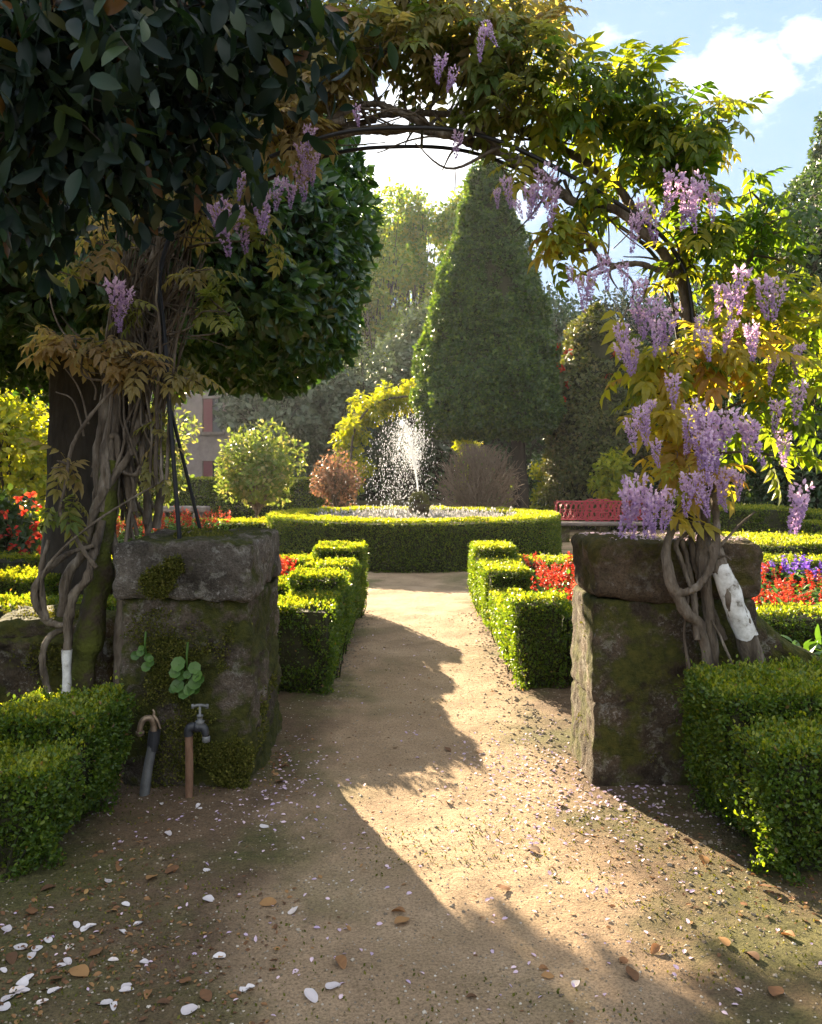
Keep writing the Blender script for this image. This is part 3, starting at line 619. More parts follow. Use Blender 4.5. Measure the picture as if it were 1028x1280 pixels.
lumpy_tree('garden_shrub', 'wide dark evergreen shrub behind the red bench', at(720, 26), zz(540, 26), .2, 2.1, 7500, .15, M['dark'], 16, .06, cat='shrub')
lumpy_tree('garden_shrub', 'big sunlit yellow green bush at the left edge behind the camellia trunk', at(8, 13.5), zz(455, 13.5), .5, 1.55, 6500, .12, M['lime'], 15, .05, cat='shrub', T=T6)
lumpy_tree('garden_shrub', 'airy pale shrub glimpsed between the wisteria stems', at(175, 17), zz(500, 17), .3, 1.3, 3800, .12, M['pale'], 11, .05, cat='shrub', T=T6)
# bare twiggy round bush
def bare_bush(label, loc, ztop, rad):
    root = thing('bare_bush', label, 'shrub', loc); L = np.array(loc, float); g = Geo()
    for k in range(250):
        th = R.uniform(0, 6.283); el = R.uniform(-.25, 1.5); d = np.array([math.cos(th)*math.cos(el), math.sin(th)*math.cos(el), math.sin(el)])
        e = np.array([0, 0, ztop*.5])+d*np.array([rad, rad, ztop*.5])*R.uniform(.85, 1.03)
        s = np.array([R.normal()*.2, R.normal()*.2, 0]); m1 = s*.6+e*.45+[0, 0, .2]+R.normal(size=3)*.06
        tube(g, spline([s, m1, e+R.normal(size=3)*.03], 7)+L, .012, .006, 4, cap=False)
        for _ in range(3):
            q = e+R.normal(size=3)*.17; q[2] = min(q[2], ztop); tube(g, np.array([m1*.35+e*.65, (e+q)/2+R.normal(size=3)*.03, q])+L, .007, .005, 3, cap=False)
    g.build('twigs', M['woodf'], root, True, root.location)
    g = Geo(); n = 700; p = nrm(R.normal(size=(n, 3)))*np.array([rad, rad, ztop*.5])*R.uniform(.3, 1, n)[:, None]+[0, 0, ztop*.48]
    p = p[fbm(p, 1.7, 3, 2) > .12]; m = len(p)
    place(g, T6, p+L, rv(m), rv(m), .085*R.uniform(.7, 1.3, m)); g.build('foliage', M['pale'], root, loc=root.location)
bare_bush('round bare bush of brown twigs right of the fountain, before the cone trunk', at(597, 20), zz(556, 20), .98)
# yellow-green leafy arch behind the fountain
def yarch():
    d = 24.5; root = thing('wisteria_arch', 'bright yellow green leafy garden arch behind the fountain spray', 'arch', at(510, d))
    pl = spline([W(446, 640, d), W(440, 580, d), W(446, 535, d), W(472, 505, d), W(515, 497, d), W(556, 508, d), W(580, 545, d), W(586, 590, d), W(586, 640, d)], 60)
    pl[0][2] = pl[-1][2] = 0
    g = Geo()
    for dy in (-.35, .35): tube(g, pl+[0, dy, 0], .035, .03, 6, rough=.2)
    g.build('stems', M['bark'], root, True, root.location)
    g = Geo(); cl_ = 90; kk = R.integers(5, 55, cl_); cp = pl[kk]+R.normal(size=(cl_, 3))*np.where(kk < 30, .30, .2)[:, None]*[.6, 1.1, .7]; n = 7500; j = R.integers(0, cl_, n); u = rv(n); p = cp[j]+u*(.24*R.random(n)**.4)[:, None]
    place(g, T6, p, u*.6+rv(n)*.6+[0, 0, -.3], nrm(rv(n)*.6+[0, 0, 1]), .13*R.uniform(.6, 1.3, n)); g.build('foliage', M['lime'], root, loc=root.location)
yarch()
bt = 'trees along the back of the garden'
for lb, px, d, top, bot, rad, n, lf, mt in [
    ('grey green tree left of centre behind the pale shrub', 345, 36, 425, .8, 2.6, 6500, .26, 'olive'),
    ('grey green tree behind the pink shrub and fountain', 425, 38, 395, .6, 2.9, 7000, .26, 'olive'),
    ('grey blue tree behind the yellow arch', 515, 41, 372, .6, 2.9, 7000, .26, 'olive'),
    ('dark leafy tree behind the left vine stems', 165, 40, 420, .8, 3.4, 5000, .3, 'olive'),
    ('shaded tree at the far left behind the sunlit bush', 20, 38, 400, .6, 3.6, 5000, .3, 'dark'),
    ('tall spring green tree right of the left camellia crown', 470, 54, 222, 3.0, 3.3, 11000, .26, 'lighttree'),
    ('tallest spring green tree below the bright gap of sky', 515, 58, 200, 3.0, 3.5, 12000, .26, 'lighttree'),
    ('yellow green tree peeking out at the left of the cone top', 575, 56, 212, 3.0, 3.2, 10000, .26, 'lighttree'),
    ('spring tree low between camellia crown and arch of sky', 428, 60, 300, 2.0, 4.2, 7000, .3, 'lighttree'),
    ('tree behind the right flank of the cone', 690, 48, 330, 1.0, 4.0, 6500, .28, 'dark'),
    ('leafy tree behind the red flowered camellia', 770, 44, 350, .8, 3.8, 6500, .28, 'olive'),
    ('tree hidden mostly by the golden wisteria', 860, 40, 330, .8, 3.8, 6000, .28, 'dark'),
    ('broad tree right of the wisteria, left of the big evergreen', 940, 36, 330, .5, 3.0, 6000, .26, 'lighttree')]:
    lumpy_tree('garden_tree', lb, at(px, d), zz(top, d), bot*.35, rad*1.15, int(n*1.9), lf*1.1, M[mt], 17, .22, bt)
# bare branching tree against the sky at the right
def bare_tree():
    d = 26.; root = thing('bare_tree', 'leafless tree with fine twigs against the sky right of the wisteria', 'tree', at(925, d)); L = np.array(at(925, d)); g = Geo()
    def br(p, dr, ln, r, lev):
        e = p+dr*ln; tube(g, spline([p, (p+e)/2+R.normal(size=3)*ln*.06, e], 6)+L, r, r*.6, 5, cap=False)
        if lev == 0: return
        for _ in range(3 if lev > 1 else 4):
            nd = nrm((dr+rv(1)[0]*.6+[0, 0, .15])[None])[0]; br(p+(e-p)*R.uniform(.55, 1), nd, ln*R.uniform(.55, .75), r*.55, lev-1)
    br(np.array([0, 0, 0.]), np.array([0, 0, 1.]), 4.2, .14, 5); g.build('trunk', M['bark_dark'], root, True, root.location)
bare_tree()

# ---------------------------------------------------------------- magnolia overhead at the left
def magnolia():
    base = np.array([-3.6, 2.9, 0]); root = thing('magnolia_tree', 'dark magnolia overhanging the top left corner with large glossy leaves', 'tree', base)
    g = Geo(); b = Geo()
    tube(b, spline([base, base+[.1, 0, 1.2], base+[.3, .1, 2.6], base+[.5, .2, 4.2]], 20), .2, .12, 14, rough=.12)
    def leaves(p, dr, n, spread, ls):
        pp = p+R.normal(size=(n, 3))*spread; d = nrm(dr)*.3+rv(n)*.95+[0, 0, -.6]
        place(g, T_MAG, pp, d, nrm(rv(n)+[0, -.3, .6]), ls*R.uniform(.5, 1.35, n))
    # limbs reaching over the frame, drooping twigs with leaf whorls
    tips = []
    for px, py, d in [(20, 20, 3.0), (110, 30, 3.2), (200, 20, 3.3), (280, 10, 3.5), (40, 120, 3.1), (130, 120, 3.4), (215, 100, 3.4), (290, 60, 3.6), (340, 0, 3.5), (60, -40, 2.9), (190, -60, 3.2), (310, -50, 3.4), (-50, 60, 3.0), (-60, 170, 3.2), (20, 165, 3.4), (100, 160, 3.5), (170, 160, 3.5)]:
        tips.append(W(px, py, d))
    for t in tips:
        s = base+[.4, .15, R.uniform(2.9, 4.0)]; pl = spline([s, (s+t)/2+[0, 0, .35], t+[0, 0, .12], t], 14)
        tube(b, pl, .035, .008, 7, rough=.1)
        leaves(t, t-s, 20, .08, .108)
        for _ in range(7):
            e = t+np.array([R.normal()*.17, R.normal()*.17, -abs(R.normal()*.22)+.03]); tube(b, spline([t, (t+e)/2+[0, 0, .03], e], 6), .006, .003, 5)
            leaves(e, e-t, 22, .07, .104)
    # explicit drooping sprays that make the lower outline
    for px, py, d in [(385, 10, 3.3), (360, 25, 3.3), (330, 60, 3.4), (310, 110, 3.4), (270, 150, 3.4), (245, 190, 3.4), (215, 205, 3.4), (170, 215, 3.4), (120, 200, 3.4), (70, 205, 3.4), (30, 225, 3.4), (-10, 225, 3.4), (235, 130, 3.4), (180, 155, 3.3), (290, 20, 3.2), (150, 60, 3.1), (70, 70, 3.1), (0, 130, 3.1), (60, 165, 3.2), (110, 150, 3.2), (15, 60, 2.9), (240, 40, 3.2)]:
        t = W(px, py, d); s = t+[-.35, .05, .45]; tube(b, spline([s, (s+t)/2+[.05, 0, .08], t], 8), .008, .004, 5)
        leaves(t, np.array([.2, 0, -.6]), 28, .09, .108)
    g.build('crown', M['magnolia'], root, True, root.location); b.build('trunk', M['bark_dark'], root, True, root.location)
magnolia()

# ---------------------------------------------------------------- iron arch over the gate
def arch_frame():
    root = thing('arch_frame', 'thin black iron arch standing on both pillars under the wisteria', 'arch', (0.1, 4.5, 1.2))
    for d, x0, x1 in ((4.35, 225, 872), (4.85, 252, 880)):
        a = W(x0, 665, d); a[2] = 1.19; e = W(x1, 665, d); e[2] = 1.18
        s = d/4.35; d2 = 4.35 if d < 4.5 else 4.6
        pts = [a, W(200, 430, 4.35)*[s*.98, 0, 1]+[0, (d+d2)/2, 0], W(196, 330, 4.35)*[s*.98, 0, 1]+[0, d2, 0], W(250, 245, 4.35)*[1, 0, 1]+[0, d2, 0], W(390, 176, 4.35)*[1, 0, 1]+[0, d2, 0], W(500, 160, 4.35)*[1, 0, 1]+[0, d2, 0],
               W(610, 172, 4.35)*[1, 0, 1]+[0, d2, 0], W(740, 235, 4.35)*[1, 0, 1]+[0, d2, 0], W(840, 310, 4.35)*[1, 0, 1]+[0, d2, 0], W(868, 420, 4.35)*[1, 0, 1]+[0, d2, 0], e]
        g = Geo(); tube(g, spline(pts, 90), .0115 if d < 4.5 else .0105, None, 9); g.build('hoop', M['iron'], root, True, root.location)
    for px, py in ((240, 252), (528, 161), (740, 235)):
        g = Geo(); p = W(px, py, 4.35); q = p.copy(); q[1] = 4.6; tube(g, np.array([p, (p+q)/2, q]), .008, None, 7); g.build('crossbar', M['iron'], root, True, root.location)
arch_frame()

# ---------------------------------------------------------------- wisteria
def raceme(seed, L=.27, n=95, rad=.05):
    g = Geo(); t = np.sort(R.random(n))**.9; th = R.uniform(0, 6.283, n)
    bend = .04*np.sin(t*2+seed)
    r = rad*np.clip(1.02-t, .06, 1)**.75*R.uniform(.5, 1.05, n)
    out = np.stack([np.cos(th), np.sin(th), 0*th], 1)
    p = np.stack([np.cos(th)*r+bend, np.sin(th)*r, -t*L], 1); s = (.025-.014*t)*R.uniform(.8, 1.2, n)
    rn = np.clip(.88-.75*t+R.normal(size=n)*.2, 0, 1)
    place(g, T6, p, out*.6+rv(n)*.5+[0, 0, .5], out, s*1.15, 0, np.clip(rn+.15, 0, 1))
    place(g, T4, p, out*.9+rv(n)*.4+[0, 0, -.5], rv(n), s*.95, 0, np.clip(rn-.2, 0, 1)); place(g, T4, p, out*.8+rv(n)*.6+[0, 0, -.2], rv(n), s*.8, 0, rn)
    ax = np.array([[0.04*math.sin(seed), 0, .05], [.04*math.sin(seed+.4), 0, -L*.3], [.04*math.sin(2+seed), 0, -L]]); tube(g, spline(ax, 8), .002, .001, 4, 1, cap=False)
    return g
protos = []
def put_racemes(root, lst):
    for k, (px, py, ln, d) in enumerate(lst):
        src = protos[k % len(protos)]; o = bpy.data.objects.new('flower_cluster', src); C.objects.link(o); o.parent = root
        o.location = np.array(W(px, py, d-.17))-np.array(root.location); s = ln/F*d/.27
        o.scale = (s*R.uniform(.85, 1.1)*.95+.05, s*.95+.05, s); o.rotation_euler = (R.normal()*.13, R.normal()*.13, R.uniform(0, 6.28))
for k in range(4):
    o = raceme(k*1.7, .27, 130+12*k, .044+.004*k).build('flower_cluster_shape', [M['lilac'], M['bark']]); protos.append(o.data); bpy.data.objects.remove(o)

SP = []
def near(p):
    q = np.concatenate(SP); return q[np.argmin(np.linalg.norm(q-p, axis=1))]
def vine_leaves(g, lst, stems=None):
    for px, py, d, rx, ry, rd, n, lo, hi in lst:
        if px > 925 and py > 200: lo, hi, n = lo-.16, hi-.2, n*.8
        n = max(3, int(n*(1. if px < 330 else .8 if py < 60 else .74 if py < 310 else .56)))
        u = rv(n)*(R.random(n)**.4)[:, None]; c = W(px, py, d); k = d/F
        p = c+u*np.array([rx*k, rd, ry*k])
        di = u*np.array([1, 1, .4])*.9+rv(n)*.55+[0, 0, -.28]
        sz = (.165 if px < 330 else .20)*R.uniform(.6, 1.25, n)
        place(g, T_PIN, p-nrm(di)*sz[:, None]*.55, di, nrm(rv(n)*.35+[0, -.1, 1]+u*.2), sz, 0, np.clip(R.uniform(lo, hi, n)+R.normal(size=n)*.11, 0, 1))
        if stems is not None:
            s0 = near(c); tube(stems, spline([s0, (s0+c)/2+R.normal(size=3)*.04, c], 10), .008, .004, 5, cap=False)
            for q in p[::4]: tube(stems, spline([c+R.normal(size=3)*.05, (c+q)/2+R.normal(size=3)*.03, q], 6), .004, .002, 4, cap=False)
def wander(a, b, n, amp, seed):
    p = spline([a, (a+b)/2+R.normal(size=3)*amp, b], n); return p+amp*.45*np.stack([fbm(p, 5, 2, seed), fbm(p, 5, 2, seed+50), 0*p[:, 0]], 1)

def left_wisteria():
    root = thing('wisteria', 'half bare wisteria with twisted grey stems and bronze leaves on the left pillar', 'climbing plant', (-1.75, 4.42, 0))
    SP.clear()
    def stem(pts, r0, r1, mat='bark', n=46, lab=None, rough=.16, nm='stem'):
        g = Geo(); pl = spline([W(*p) for p in pts], n*2); SP.append(pl); kn = 1+.22*np.clip(fbm(pl, 9, 2, int(pts[0][0])), -.5, 1); rd = (np.linspace(r0, r1, n*2) if np.isscalar(r0) else np.asarray(r0))*.86*kn; tube(g, pl+.006*np.stack([fbm(pl, 6, 2, 3), fbm(pl, 6, 2, 4), 0*pl[:, 0]], 1), rd, None, 12, rough=rough*1.7, seed=int(pts[0][0])); o = g.build(nm, M[mat], root, True, root.location)
        if lab: o['label'] = lab
    stem([(100, 985, 4.4), (104, 880, 4.4), (112, 800, 4.42), (124, 730, 4.45), (132, 650, 4.45), (138, 575, 4.45)], .085, .05, 'bark_moss', 40, 'thick mossy stem', .2, 'trunk')
    stem([(132, 640, 4.44), (136, 575, 4.46), (147, 500, 4.5), (165, 420, 4.5), (190, 340, 4.5), (215, 270, 4.5), (260, 215, 4.5), (340, 175, 4.5), (430, 150, 4.5)], .055, .03)
    stem([(146, 985, 4.45), (150, 830, 4.5), (152, 740, 4.5), (145, 690, 4.5), (128, 640, 4.5), (124, 560, 4.5), (140, 480, 4.5), (175, 400, 4.55), (205, 320, 4.55), (235, 240, 4.55), (300, 190, 4.6), (400, 165, 4.6), (470, 150, 4.6)], .036, .02)
    stem([(84, 815, 4.3), (86, 775, 4.3), (92, 745, 4.3), (106, 725, 4.3), (118, 690, 4.35), (128, 650, 4.38)], .03, .028)
    stem([(82, 990, 4.28), (83, 880, 4.28), (84, 812, 4.3)], .026, .027, 'white', 14, 'white painted foot of a stem', .04, 'painted_stem')
    stem([(84, 782, 4.3), (62, 778, 4.28), (47, 760, 4.26), (45, 735, 4.26), (58, 714, 4.26), (85, 693, 4.28), (118, 682, 4.32)], .024, .014)
    stem([(56, 775, 4.27), (52, 715, 4.3), (60, 675, 4.33)], .022, .013)
    stem([(52, 745, 4.24), (56, 715, 4.22), (75, 690, 4.22), (112, 658, 4.25), (150, 632, 4.3), (205, 600, 4.35)], .009, .005)
    stem([(120, 710, 4.3), (100, 680, 4.3), (82, 650, 4.28), (75, 640, 4.28), (82, 605, 4.28), (90, 560, 4.3), (112, 520, 4.3), (150, 478, 4.35), (185, 440, 4.4), (205, 380, 4.45)], .012, .009)
    stem([(78, 770, 4.38), (85, 720, 4.38), (105, 690, 4.4), (118, 640, 4.4), (140, 600, 4.42), (165, 560, 4.45), (178, 500, 4.5), (190, 430, 4.5), (205, 360, 4.5)], .03, .018)
    stem([(168, 640, 4.5), (160, 590, 4.5), (165, 550, 4.5), (172, 520, 4.5), (160, 480, 4.5), (172, 430, 4.5), (185, 360, 4.5)], .028, .016)
    stem([(135, 600, 4.5), (130, 560, 4.46), (145, 545, 4.44), (150, 585, 4.44), (172, 590, 4.46), (180, 540, 4.5)], .018, .014)
    stem([(195, 660, 4.7), (200, 600, 4.7), (190, 540, 4.7), (205, 470, 4.7), (215, 400, 4.7), (222, 330, 4.65)], .03, .015)
    stem([(182, 655, 4.62), (186, 590, 4.6), (182, 520, 4.6), (195, 450, 4.6), (225, 380, 4.6), (235, 310, 4.6)], .022, .012)
    stem([(62, 870, 4.3), (53, 830, 4.3), (60, 800, 4.32), (80, 785, 4.33)], .02, .018)
    stem([(146, 900, 4.36), (150, 850, 4.38), (156, 800, 4.4), (158, 750, 4.42)], .018, .014)
    t = Geo()
    for k in range(52):
        a = W(R.uniform(112, 192), R.uniform(560, 680), R.uniform(4.4, 4.85)); b = W(R.uniform(150, 245), R.uniform(215, 330), R.uniform(4.4, 4.75)); m_ = W(R.uniform(132, 192), R.uniform(400, 500), R.uniform(4.42, 4.75))
        pl = spline([a, m_, b], 34); pl = pl+.03*np.stack([fbm(pl, 4, 3, k), fbm(pl, 4, 3, k+40), 0*pl[:, 0]], 1); tube(t, pl, R.uniform(.006, .015), .004, 6, rough=.2, seed=k, cap=False)
    for k in range(46):
        a = near(W(R.uniform(140, 235), R.uniform(420, 620), R.uniform(4.3, 4.75))); b = W(R.uniform(160, 260), R.uniform(235, 400), R.uniform(4.3, 4.75))
        tube(t, wander(a, b, 16, .05, k), R.uniform(.004, .013), .003, 5, cap=False)
    for k in range(40):
        a = near(W(R.uniform(150, 240), R.uniform(270, 500), 4.4)); th = R.uniform(-2.8, .6); l = R.uniform(.1, .4)
        tube(t, wander(a, a+[math.cos(th)*l, R.normal()*.1, -math.sin(th)*l*.7], 10, .03, k+90), .005, .002, 4, cap=False)
    for px, py, qx, qy in [(95, 435, 60, 350), (60, 350, 45, 330), (100, 420, 75, 395), (150, 450, 215, 425), (240, 400, 285, 390), (240, 420, 280, 412), (200, 420, 275, 385), (120, 500, 90, 440), (112, 530, 80, 460), (105, 545, 70, 490), (100, 300, 180, 310), (180, 310, 160, 400)]:
        tube(t, wander(W(px, py, 4.35), W(qx, qy, 4.3), 12, .03, px), .006, .003, 5, cap=False)
    g = Geo()
    vine_leaves(g, [(105, 435, 4.3, 62, 24, .22, 34, .72, 1.), (165, 455, 4.3, 45, 26, .2, 22, .7, 1.), (60, 425, 4.25, 25, 18, .12, 7, .75, 1.), (225, 470, 4.4, 40, 14, .15, 12, .5, .75), (130, 300, 4.3, 35, 30, .15, 12, .55, .85), (100, 330, 4.3, 30, 12, .1, 5, .6, .9),
                    (60, 335, 4.3, 26, 14, .1, 5, .25, .5), (275, 385, 4.35, 32, 18, .15, 9, .1, .4), (250, 340, 4.35, 35, 14, .15, 8, .3, .6), (170, 385, 4.3, 32, 14, .15, 8, .3, .55), (75, 580, 4.28, 22, 40, .08, 7, .5, .8), (80, 640, 4.3, 30, 25, .08, 7, .3, .6), (190, 580, 4.4, 20, 25, .1, 6, .5, .8), (195, 530, 4.4, 20, 30, .12, 7, .4, .8),
                    (230, 250, 4.5, 55, 40, .25, 26, .5, .9), (300, 190, 4.5, 55, 40, .28, 42, .55, .95), (350, 120, 4.5, 55, 45, .3, 66, .6, .98), (300, 260, 4.45, 50, 30, .2, 18, .4, .75), (370, 160, 4.4, 40, 40, .25, 36, .6, .95), (390, 70, 4.5, 60, 45, .35, 70, .5, .95), (335, 300, 4.4, 30, 30, .15, 8, .2, .5), (420, 100, 4.6, 50, 40, .3, 40, .4, .85), (440, 20, 4.6, 80, 50, .4, 80, .4, .9)], t)
    g.build('foliage', M['wist_dull'], root, loc=root.location); t.build('twigs', M['bark'], root, True, root.location)
    put_racemes(root, [(303, 215, 34, 4.35), (278, 245, 72, 4.35), (288, 260, 55, 4.38), (328, 238, 58, 4.4), (352, 222, 40, 4.4), (362, 228, 32, 4.42), (388, 160, 34, 4.4), (378, 180, 30, 4.42), (143, 350, 62, 4.35), (150, 360, 45, 4.36), (372, 205, 45, 4.5), (395, 190, 40, 4.5)])
left_wisteria()

def right_wisteria():
    root = thing('wisteria', 'flowering wisteria with golden leaves and lilac clusters over the right pillar and arch', 'climbing plant', (1.65, 4.15, 0))
    SP.clear()
    def stem(pts, r0, r1, mat='bark', n=60, lab=None, rough=.16, nm='stem'):
        g = Geo(); pl = spline([W(*p) for p in pts], n*2); SP.append(pl); kn = 1+.22*np.clip(fbm(pl, 9, 2, int(pts[0][0])), -.5, 1); rd = (np.linspace(r0, r1, n*2) if np.isscalar(r0) else np.asarray(r0))*.86*kn; tube(g, pl+.006*np.stack([fbm(pl, 6, 2, 3), fbm(pl, 6, 2, 4), 0*pl[:, 0]], 1), rd, None, 12, rough=rough*1.7, seed=int(pts[0][0])); o = g.build(nm, M[mat], root, True, root.location)
        if lab: o['label'] = lab
    stem([(898, 985, 4.05), (893, 840, 4.05), (886, 760, 4.03), (880, 700, 4.05), (882, 640, 4.15), (876, 560, 4.25), (870, 470, 4.35), (862, 400, 4.4), (842, 335, 4.4), (805, 290, 4.4), (770, 262, 4.42), (735, 262, 4.45), (700, 240, 4.45), (660, 205, 4.48), (620, 190, 4.5), (560, 168, 4.5), (480, 160, 4.5), (400, 172, 4.5)], .036, .022, n=110, nm='trunk')
    stem([(905, 985, 4.02), (880, 800, 4.02), (858, 765, 4.0), (838, 722, 4.0), (833, 690, 4.02), (838, 668, 4.05), (852, 640, 4.1), (862, 600, 4.2), (872, 540, 4.3)], .032, .016)
    stem([(845, 742, 3.99), (866, 738, 3.97), (884, 722, 3.96), (893, 690, 3.97), (894, 640, 4.05), (890, 590, 4.2), (884, 520, 4.3)], .02, .02)
    stem([(872, 800, 4.0), (868, 740, 4.05), (860, 700, 4.07), (853, 675, 4.06)], .018, .013)
    stem([(866, 735, 4.04), (852, 700, 4.04), (846, 680, 4.05), (862, 665, 4.06), (880, 662, 4.04)], .014, .008)
    stem([(905, 800, 4.08), (880, 740, 4.1), (868, 690, 4.1), (862, 640, 4.15)], .022, .016)
    stem([(920, 840, 3.98), (905, 805, 3.99), (890, 775, 4.0)], .007, .005)
    stem([(860, 838, 4.05), (856, 790, 4.05), (862, 745, 4.03)], .009, .007)
    stem([(893, 690, 4.0), (920, 660, 4.0), (945, 640, 4.0)], .008, .004)
    stem([(892, 700, 4.0), (905, 695, 3.96), (915, 700, 3.94)], .008, .004)
    full = spline([W(*p) for p in [(966, 975, 4.06), (948, 850, 4.05), (934, 800, 4.02), (919, 760, 4.0), (903, 715, 4.0), (893, 688, 4.04)]], 48); rr = np.linspace(.057, .038, 48)
    g = Geo(); tube(g, full, rr, None, 16, rough=.16, seed=44); g.build('stem', M['bark'], root, True, root.location)
    g = Geo(); tube(g, full[20:40], rr[20:40]+.003, None, 16, rough=.16, seed=44, cap=False); v = g.v[0]; tg = nrm(full[39]-full[20])
    for a in (0, 19): v[a*16:a*16+16] += (tg*R.uniform(-.028, .028, (16, 1))).astype(np.float32)
    g.build('painted_band', M['white'], root, True, root.location)['label'] = 'white painted band on the thick leaning stem'
    # the arms of the arch
    stem([(842, 345, 4.4), (800, 330, 4.42), (760, 330, 4.45), (735, 300, 4.45), (720, 262, 4.5), (705, 225, 4.5)], .02, .01)
    stem([(805, 295, 4.4), (785, 250, 4.5), (750, 215, 4.55), (690, 180, 4.6), (610, 150, 4.65), (540, 142, 4.65), (470, 145, 4.65)], .03, .02)
    stem([(700, 240, 4.45), (660, 205, 4.4), (640, 203, 4.38), (617, 180, 4.4), (595, 160, 4.4), (575, 140, 4.45)], .022, .012)
    stem([(560, 168, 4.5), (520, 150, 4.5), (470, 130, 4.5), (430, 140, 4.5), (395, 160, 4.5)], .02, .02)
    stem([(600, 185, 4.6), (540, 160, 4.62), (480, 165, 4.6), (420, 160, 4.6), (370, 150, 4.6)], .022, .02)
    stem([(870, 440, 4.4), (905, 380, 4.4), (940, 320, 4.4), (960, 260, 4.45)], .018, .008)
    stem([(860, 400, 4.4), (850, 300, 4.5), (830, 220, 4.5), (800, 150, 4.5)], .022, .01)
    t = Geo(); t2 = Geo()
    for k in range(40):
        a = near(W(R.uniform(690, 900), R.uniform(200, 480), R.uniform(4.3, 4.7))); b = a+np.clip(R.normal(size=3), -1.4, 1.4)*[.2, .12, .25]
        tube(t2, wander(a, b, 12, .04, k), R.uniform(.004, .011), .003, 5, cap=False)
    for k in range(46):
        a = near(W(R.uniform(390, 720), R.uniform(90, 175), R.uniform(4.3, 4.75))); b = a+np.clip(R.normal(size=3), -1.4, 1.4)*[.3, .1, .12]
        tube(t, wander(a, b, 12, .05, k+60), R.uniform(.004, .012), .003, 5, cap=False)
    g = Geo()
    # over the arch: dull olive and bronze young leaves; greener and golden towards the right
    go = Geo(); vine_leaves(go, [(490, 60, 4.5, 70, 36, .35, 75, .25, .8), (570, 48, 4.5, 70, 42, .35, 105, .15, .7), (540, 105, 4.6, 60, 20, .25, 16, .2, .7), (650, 80, 4.45, 70, 55, .4, 120, .1, .6), (630, 120, 4.4, 55, 45, .3, 70, .1, .55), (690, 20, 4.7, 40, 40, .25, 30, .5, .85), (600, 0, 4.6, 90, 40, .4, 90, .3, .8), (500, -10, 4.6, 80, 45, .4, 80, .3, .8)], t)
    go.build('foliage', M['wist_dull'], root, loc=root.location)
    vine_leaves(g, [(720, 130, 4.4, 65, 50, .4, 105, .0, .45), (780, 120, 4.4, 60, 40, .38, 80, .0, .5), (840, 160, 4.4, 55, 45, .38, 85, .0, .5), (890, 165, 4.4, 40, 40, .3, 46, .1, .65), (800, 190, 4.5, 70, 45, .35, 75, .0, .4), (850, 240, 4.5, 55, 40, .35, 46, .0, .45),
                    (640, 215, 4.4, 32, 22, .12, 12, .35, .65), (710, 300, 4.3, 36, 38, .2, 28, .3, .6), (735, 255, 4.4, 40, 40, .2, 22, .1, .5), (690, 265, 4.35, 20, 30, .12, 7, .4, .7),
                    # the right mass
                    (900, 300, 4.35, 60, 35, .35, 60, .05, .45), (960, 280, 4.35, 55, 40, .35, 55, .0, .4), (985, 340, 4.4, 45, 40, .3, 36, .1, .5), (920, 370, 4.3, 60, 40, .35, 50, .25, .65), (985, 400, 4.35, 50, 35, .3, 40, .35, .75), (860, 330, 4.4, 50, 40, .3, 36, .1, .5),
                    (850, 450, 4.2, 70, 40, .3, 75, .4, .72), (910, 445, 4.2, 60, 45, .32, 70, .4, .78), (970, 460, 4.25, 55, 45, .32, 55, .35, .7), (800, 480, 4.2, 40, 26, .18, 20, .35, .65), (770, 415, 4.25, 22, 12, .1, 5, .4, .6), (850, 560, 4.1, 45, 40, .2, 30, .45, .78), (830, 515, 4.15, 50, 30, .2, 26, .35, .7), (880, 600, 4.1, 40, 30, .2, 18, .5, .8),
                    (950, 530, 4.25, 50, 35, .3, 36, .2, .6), (1010, 500, 4.3, 40, 50, .3, 34, .15, .5), (985, 575, 4.3, 50, 20, .25, 18, .3, .6), (1010, 390, 4.3, 40, 30, .3, 24, .45, .75), (940, 240, 4.4, 30, 25, .2, 14, .1, .4), (1020, 440, 4.35, 30, 40, .2, 18, .3, .6), (825, 580, 4.1, 30, 25, .15, 12, .5, .75), (840, 640, 4.05, 25, 15, .12, 6, .5, .8)], t2)
    g.build('foliage', M['wist'], root, loc=root.location); t.build('twigs', M['bark'], root, True, root.location); t2.build('twigs', M['bark'], root, True, root.location)
